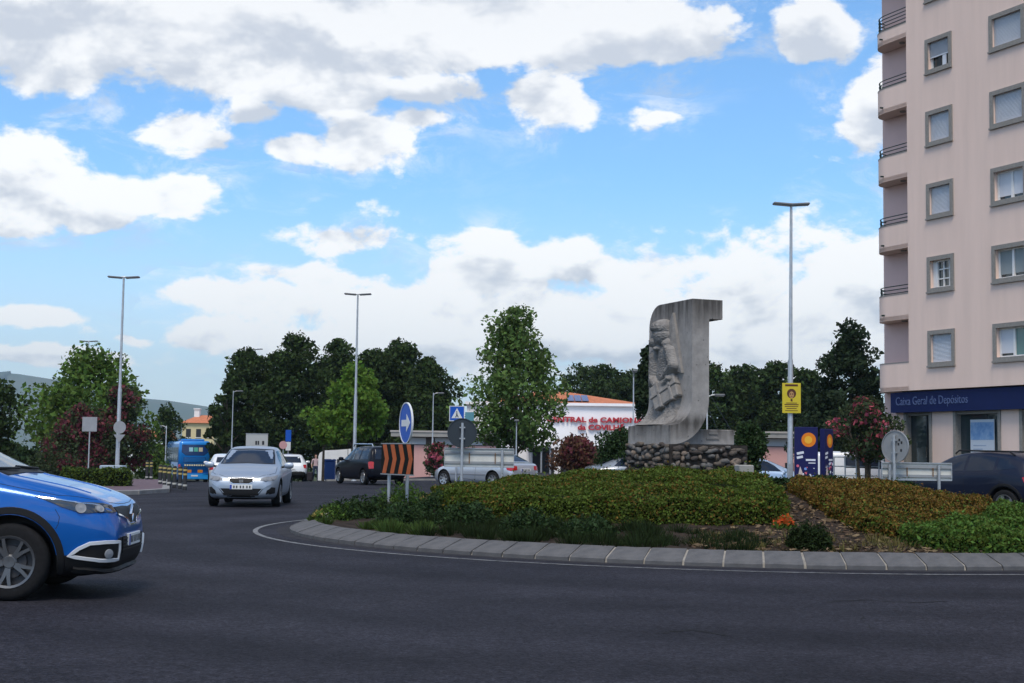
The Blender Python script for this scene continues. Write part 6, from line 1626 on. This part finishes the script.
# yellow poster on the lamp post
def poster():
    Y = 44.86; xa, xb = gx(782.2, Y) + .02, gx(800.6, Y) + .02; x = at(791.5, 398, Y).x; za, zb_ = zt(791, 413, Y), zt(791, 383, Y); W = (xb - xa)/2
    root = thing('poster', 'yellow poster with a brown face print fixed high on the lamp post', 'poster', (x, Y, (za + zb_)/2), R(-2)); h = (zb_ - za)/2
    yel = mat('poster_yellow', (.56, .44, .035), .55, var=.05, scale=6); br = mat('poster_brown', (.09, .035, .02), .6); tan = mat('poster_tan', (.42, .24, .10), .6)
    bd = MB().box(-W, W, -.008, .008, -h, h).build('sheet', yel, root)
    for i, (w_, zz_, hh) in enumerate(((.20, .40, .032), (.17, -.16, .012), (.22, -.21, .016), (.21, -.27, .012), (.16, -.33, .012), (.2, -.40, .010))): MB().box(-w_, w_, -.0105, -.0085, zz_ - hh, zz_ + hh).build('print_line', br, bd)
    Mh = Matrix.Translation((0, 0, .14))
    disc(MB(), .145, -.0105, -.0085, Mh @ Matrix.Diagonal((1, 1, 1.05, 1)), 20).build('print_hair', br, bd)
    disc(MB(), .085, -.0125, -.0108, Matrix.Translation((0, 0, .10)) @ Matrix.Diagonal((.9, 1, 1.25, 1)), 16).build('print_face', tan, bd)
    for q in (-.035, .035): disc(MB(), .022, -.0145, -.0128, Matrix.Translation((q, 0, .125)), 10).build('print_eye', br, bd)
    MB().box(-.03, .03, -.0145, -.0128, .045, .06).build('print_mouth', br, bd)
    MB().box(-.03, .03, -.0105, -.0085, -.11, -.03).build('print_neck', br, bd)
poster()
# blue advertising panels
def advert(px0, px1, Y, y0, y1, rz, label, W=None):
    x = gx((px0 + px1)/2, Y); z0 = g(x, Y) - .05; h = zt((px0+px1)/2, y0, Y) - z0; W = W or (gx(px1, Y) - gx(px0, Y))/2
    root = thing('advertising_panel', label, 'advertising panel', (x, Y, z0), R(rz), 'blue advertising panels')
    nv = mat('advert_navy', (.010, .012, .075), .5); og = mat('advert_orange', (.68, .19, .015), .45); yl = mat('advert_yellow', (.75, .40, .04), .45)
    bd = MB().box(-W, W, 0, .16, .12, h, ch=.012).build('cabinet', nv, root)
    MB().box(-W*.9, W*.9, .02, .14, 0, .12).build('foot', DARKB, root)
    k = W/.36
    disc(MB(), .225*k, -.006, -.001, Matrix.Translation((.07*k, 0, h - .38*k - .02)), 32).build('orange_disc', og, bd)
    disc(MB(), .12*k, -.010, -.0065, Matrix.Translation((.06*k, 0, h - .38*k - .02)), 20).build('disc_print', yl, bd)
    tx = mat('advert_white', (.62, .64, .70), .5); pk = mat('advert_pink', (.62, .13, .20), .5)
    for i in range(2):
        b = MB(); b.box(-.12, .10 - .03*i, -.006, -.001, -.03, .045, M=Matrix.Translation((-.18*k, 0, h - .82*k - .13*i*k)) @ Matrix.Rotation(R(-12), 4, 'Y') @ Matrix.Diagonal((k, 1, k, 1))); b.build('slogan', tx, bd)
    MB().box(-.02*k, .28*k, -.006, -.001, h - 1.06*k, h - 1.0*k).build('print_line', tx, bd); MB().box(.06*k, .28*k, -.006, -.001, h - 1.14*k, h - 1.11*k).build('print_line', tx, bd)
    r = random.Random(int(px0))
    for i in range(26):
        zz_ = .36 + r.random()**1.5*.62*k; xx = r.uniform(-W*.9, W*.85); s = r.uniform(.018, .05)*k
        disc(MB(), s, -.006 - .0002*i, -.001 - .0002*i, Matrix.Translation((xx, 0, zz_)), 7).build('confetti', r.choice((tx, pk, tx, mat('advert_sky', (.15, .28, .6), .5))), bd)
    MB().add([(-W*.95, -.0125, .26), (W*.1, -.0125, .26), (-W*.55, -.0125, .92*k)], [(0,1,2)]).build('print_shape', mat('advert_cream', (.55, .45, .42), .5), bd)
advert(795, 818, 43.5, 427, 476, -3, 'navy advertising panel with an orange disc, nearest the lamp post')
advert(823, 835, 45.0, 429, 476, 54, 'navy advertising panel with an orange disc, turned sideways on the right', W=.34)
# bollards
def bollard(px, Y, label, h=.66):
    x = gx(px, Y); z0 = g(x, Y) + .12; root = thing('bollard', label, 'bollard', (x, Y, z0), 0, 'striped bollards by the bus lane')
    bk = mat('bollard_black', (.02, .02, .022), .45); ye = mat('bollard_band', (.42, .33, .12), .5); wt = mat('bollard_white', (.45, .44, .40), .5); r = .065
    MB().lathe([(r*1.1, -.05), (r*1.1, .01), (r, .02), (r, h - .03), (r*.8, h), (.001, h + .012)], 16).build('post', bk, root, smooth=True)
    for z, m in ((h - .12, ye), (h - .25, ye), (.07, wt)): MB().lathe([(r + .003, z), (r + .003, z + .055)], 16).build('band', m, root, smooth=True)
ords = ('leftmost', 'second from left', 'third from left', 'fourth from left', 'fifth from left', 'nearest and rightmost')
for i, px in enumerate((160.5, 164.8, 169.4, 174.8, 180.4, 185.3)): bollard(px, 49.6 - i*1.05, 'black bollard with yellow bands, %s of the row of six before the bus' % ords[i])
for i, px in enumerate((147, 151.2)): bollard(px, 62 - i*.5, 'black banded bollard of the far pair left of the bus lane, %s one' % ('left', 'right')[i], .8)
# grey cabinet by the left lamp
o = MB().box(-.42, .42, -.3, .3, 0, .60, ch=.03).build('street_cabinet', mat('cabinet_grey', (.30, .36, .42), .5, .2)); x = gx(113, 52); o.location = (x, 52, g(x, 52) + .12); tag(o, 'low grey-blue street cabinet behind the box hedge', 'cabinet')
o = MB().box(-.3, .3, -.25, .25, .05, 1.15, ch=.05).box(-.32, .32, -.28, .28, 1.15, 1.25, ch=.03).build('recycling_bin', mat('bin_blue', (.03, .07, .22), .5)); x = gx(330, 82); o.location = (x, 82, g(x, 82)); tag(o, 'dark blue recycling bin in front of the white kiosk', 'bin')
# metal railing in front of the sunken car park
def railing():
    a, b = Vector((gx(834, 54.5), 54.5)), Vector((gx(879, 54.0), 54.0)); z0 = .32
    root = thing('railing', 'thin grey railing in front of the white van', 'railing', (a.x, a.y, z0), math.atan2(b.y - a.y, b.x - a.x)); L_ = (b - a).length
    for z in (.35, .7, 1.05): MB().tube([(0, 0, z), (L_, 0, z)], .022, 8).build('rail', STEEL, root, smooth=True)
    for i in range(5): MB().tube([(L_*i/4, 0, -.6), (L_*i/4, 0, 1.07)], .026, 8).build('post', STEEL, root, smooth=True)
railing()
# low white wall in front of the bank
o = MB().box(0, 3.2, -.12, .12, -.1, .62, ch=.01).build('low_wall', WHITEP); x = gx(893, 50.5); o.location = (x, 50.5, .4); o.rotation_euler.z = R(-62); tag(o, 'low white wall at the foot of the bank front', 'wall')
# thin bare stalks right of the monument (stays of a mast)
# guy wires of the mast
o = MB().tube([(0, 0, 0), (-.95, 0, 2.1)], .007, 5).tube([(.45, 0, 0), (-.8, 0, 2.1)], .007, 5).build('stay_wires', DARKB); p = at(727, 436, 40); o.location = (p.x, 40, p.z - .4); tag(o, 'two slanting stay wires right of the monument slab', 'wires')

# person on the pavement
def person(px, Y, h):
    x = gx(px, Y); z0 = g(x, Y) + .02
    root = thing('person', 'person in a pale pink top and dark blue trousers walking by the white kiosk', 'person', (x, Y, z0), R(20)); k = h/1.72
    J = {'pel': (0, 0, .95), 'wai': (0, 0, 1.1), 'che': (0, -.01, 1.32), 'nek': (0, -.01, 1.48), 'chn': (0, -.03, 1.55), 'hed': (0, -.03, 1.63), 'top': (0, -.02, 1.71),
         'lh': (.10, 0, .9), 'lk': (.12, -.10, .5), 'la': (.12, -.02, .09), 'lt': (.13, -.17, .04), 'rh': (-.10, 0, .9), 'rk': (-.11, .03, .5), 'ra': (-.11, .20, .11), 'rt': (-.12, .06, .04),
         'ls': (.19, 0, 1.42), 'le': (.25, .06, 1.15), 'lw': (.25, -.06, .92), 'lf': (.25, -.09, .83), 'rs': (-.19, 0, 1.42), 're': (-.26, .02, 1.14), 'rw': (-.27, -.12, .95), 'rf': (-.27, -.15, .86)}
    Ed = [('pel','wai'),('wai','che'),('che','nek'),('nek','chn'),('chn','hed'),('hed','top'),('pel','lh'),('lh','lk'),('lk','la'),('la','lt'),('pel','rh'),('rh','rk'),('rk','ra'),('ra','rt'),('che','ls'),('ls','le'),('le','lw'),('lw','lf'),('che','rs'),('rs','re'),('re','rw'),('rw','rf')]
    Rd = dict(pel=(.15,.11), wai=(.13,.1), che=(.15,.11), nek=(.055,.055), chn=(.07,.08), hed=(.082,.1), top=(.06,.07), lh=(.085,.085), lk=(.06,.06), la=(.042,.042), lt=(.035,.03), ls=(.06,.06), le=(.042,.042), lw=(.03,.03), lf=(.035,.02))
    for a in ('h','k','a','t','s','e','w','f'): Rd['r'+a] = Rd['l'+a]
    nm = list(J); me = bpy.data.meshes.new('body'); me.from_pydata([tuple(v*k for v in J[n]) for n in nm], [(nm.index(a), nm.index(b)) for a, b in Ed], [])
    o = link('body', me); sk = o.modifiers.new('skin', 'SKIN'); ss_ = o.modifiers.new('sub', 'SUBSURF'); ss_.levels = 2; ss_.render_levels = 2
    for i, n in enumerate(nm): me.skin_vertices[0].data[i].radius = tuple(q*k for q in Rd[n]); me.skin_vertices[0].data[i].use_root = (n == 'pel')
    dg = bpy.context.evaluated_depsgraph_get(); m2 = bpy.data.meshes.new_from_object(o.evaluated_get(dg)); bpy.data.objects.remove(o)
    skin = mat('skin', (.42, .25, .18), .6); topm = mat('pale_pink_top', (.50, .36, .36), .8); tr = mat('dark_blue_trousers', (.03, .04, .075), .85); sh = mat('shoe', (.05, .045, .04), .6)
    m2.materials.clear(); [m2.materials.append(q) for q in (skin, topm, tr, sh)]
    for p in m2.polygons:
        c = p.center/k; p.use_smooth = True
        p.material_index = 3 if c.z < .085 else 2 if c.z < 1.0 and abs(c.x) < .215 else 1 if c.z < 1.475 and not (abs(c.x) > .215 and c.z < 1.12) else 0
    link('body', m2, root)
    hr = MB().lathe([(.001, .10), (.07, .085), (.095, .02), (.09, -.05), (.06, -.1), (.001, -.1)], 14, M=Matrix.Translation((0, .015*k, 1.665*k)) @ Matrix.Diagonal((k*.92, k*1.05, k, 1))).build('hair', mat('hair_brown', (.05, .03, .02), .8), root, smooth='all')
person(315.5, 86, 1.62)
o = MB().box(-.2, .2, -.13, .13, .07, .62, ch=.05).tube([(-.13, .1, .6), (-.13, .16, .95), (.13, .16, .95), (.13, .1, .6)], .012, 6).tube([(-.16, .1, .04), (-.12, .1, .04)], .04, 10).tube([(.12, .1, .04), (.16, .1, .04)], .04, 10).build('trolley_case', mat('case_dark', (.03, .025, .03), .7)); x = gx(309.5, 86); o.location = (x, 86, g(x, 86)); tag(o, 'dark wheeled shopping case beside the walking person', 'suitcase')

# cracks in the asphalt
ck = mat('crack_tar', (.012, .012, .013), .9)
def crack(P, label):
    V, Fs = [], []; r = random.Random(len(P))
    Q = []
    for a, b in zip(P, P[1:]): Q += [Vector(a).lerp(Vector(b), t/6) + Vector((r.uniform(-.02, .02), r.uniform(-.03, .03))) for t in range(6)]
    for p in Q: w = r.uniform(.008, .03); V += [(p.x, p.y - w, .003), (p.x, p.y + w, .003)]
    for i in range(len(Q) - 1): Fs.append((2*i, 2*i + 1, 2*i + 3, 2*i + 2))
    me = bpy.data.meshes.new('crack'); me.from_pydata(V, [], Fs); me.materials.append(ck); struct(link('road_crack', me))
def gp(px, py): d = ray(px, py); k = -CAMZ/d.z; return (d.x*k, d.y*k)
crack([gp(828, 602), gp(860, 600), gp(905, 603), gp(955, 601)], '')
crack([gp(655, 634), gp(690, 630), gp(735, 637)], '')
crack([gp(860, 612), gp(868, 628), gp(880, 634)], '')

# ------------------------------------------------------------------ haze
HZ = .00012
hz = MB().box(-7000, 7000, -400, 6600, -40, 420).build('haze', None)
m, nt, b = new_mat('thin_air'); nt.nodes.remove(b); pv = nt.nodes.new('ShaderNodeVolumePrincipled'); pv.inputs['Color'].default_value = (.66, .87, 1.0, 1); pv.inputs['Density'].default_value = HZ; pv.inputs['Anisotropy'].default_value = .2
nt.links.new(pv.outputs[0], nt.nodes['Material Output'].inputs['Volume']); hz.data.materials.append(m); hz['kind'] = 'stuff'; hz['label'] = 'thin blue summer haze over the valley'
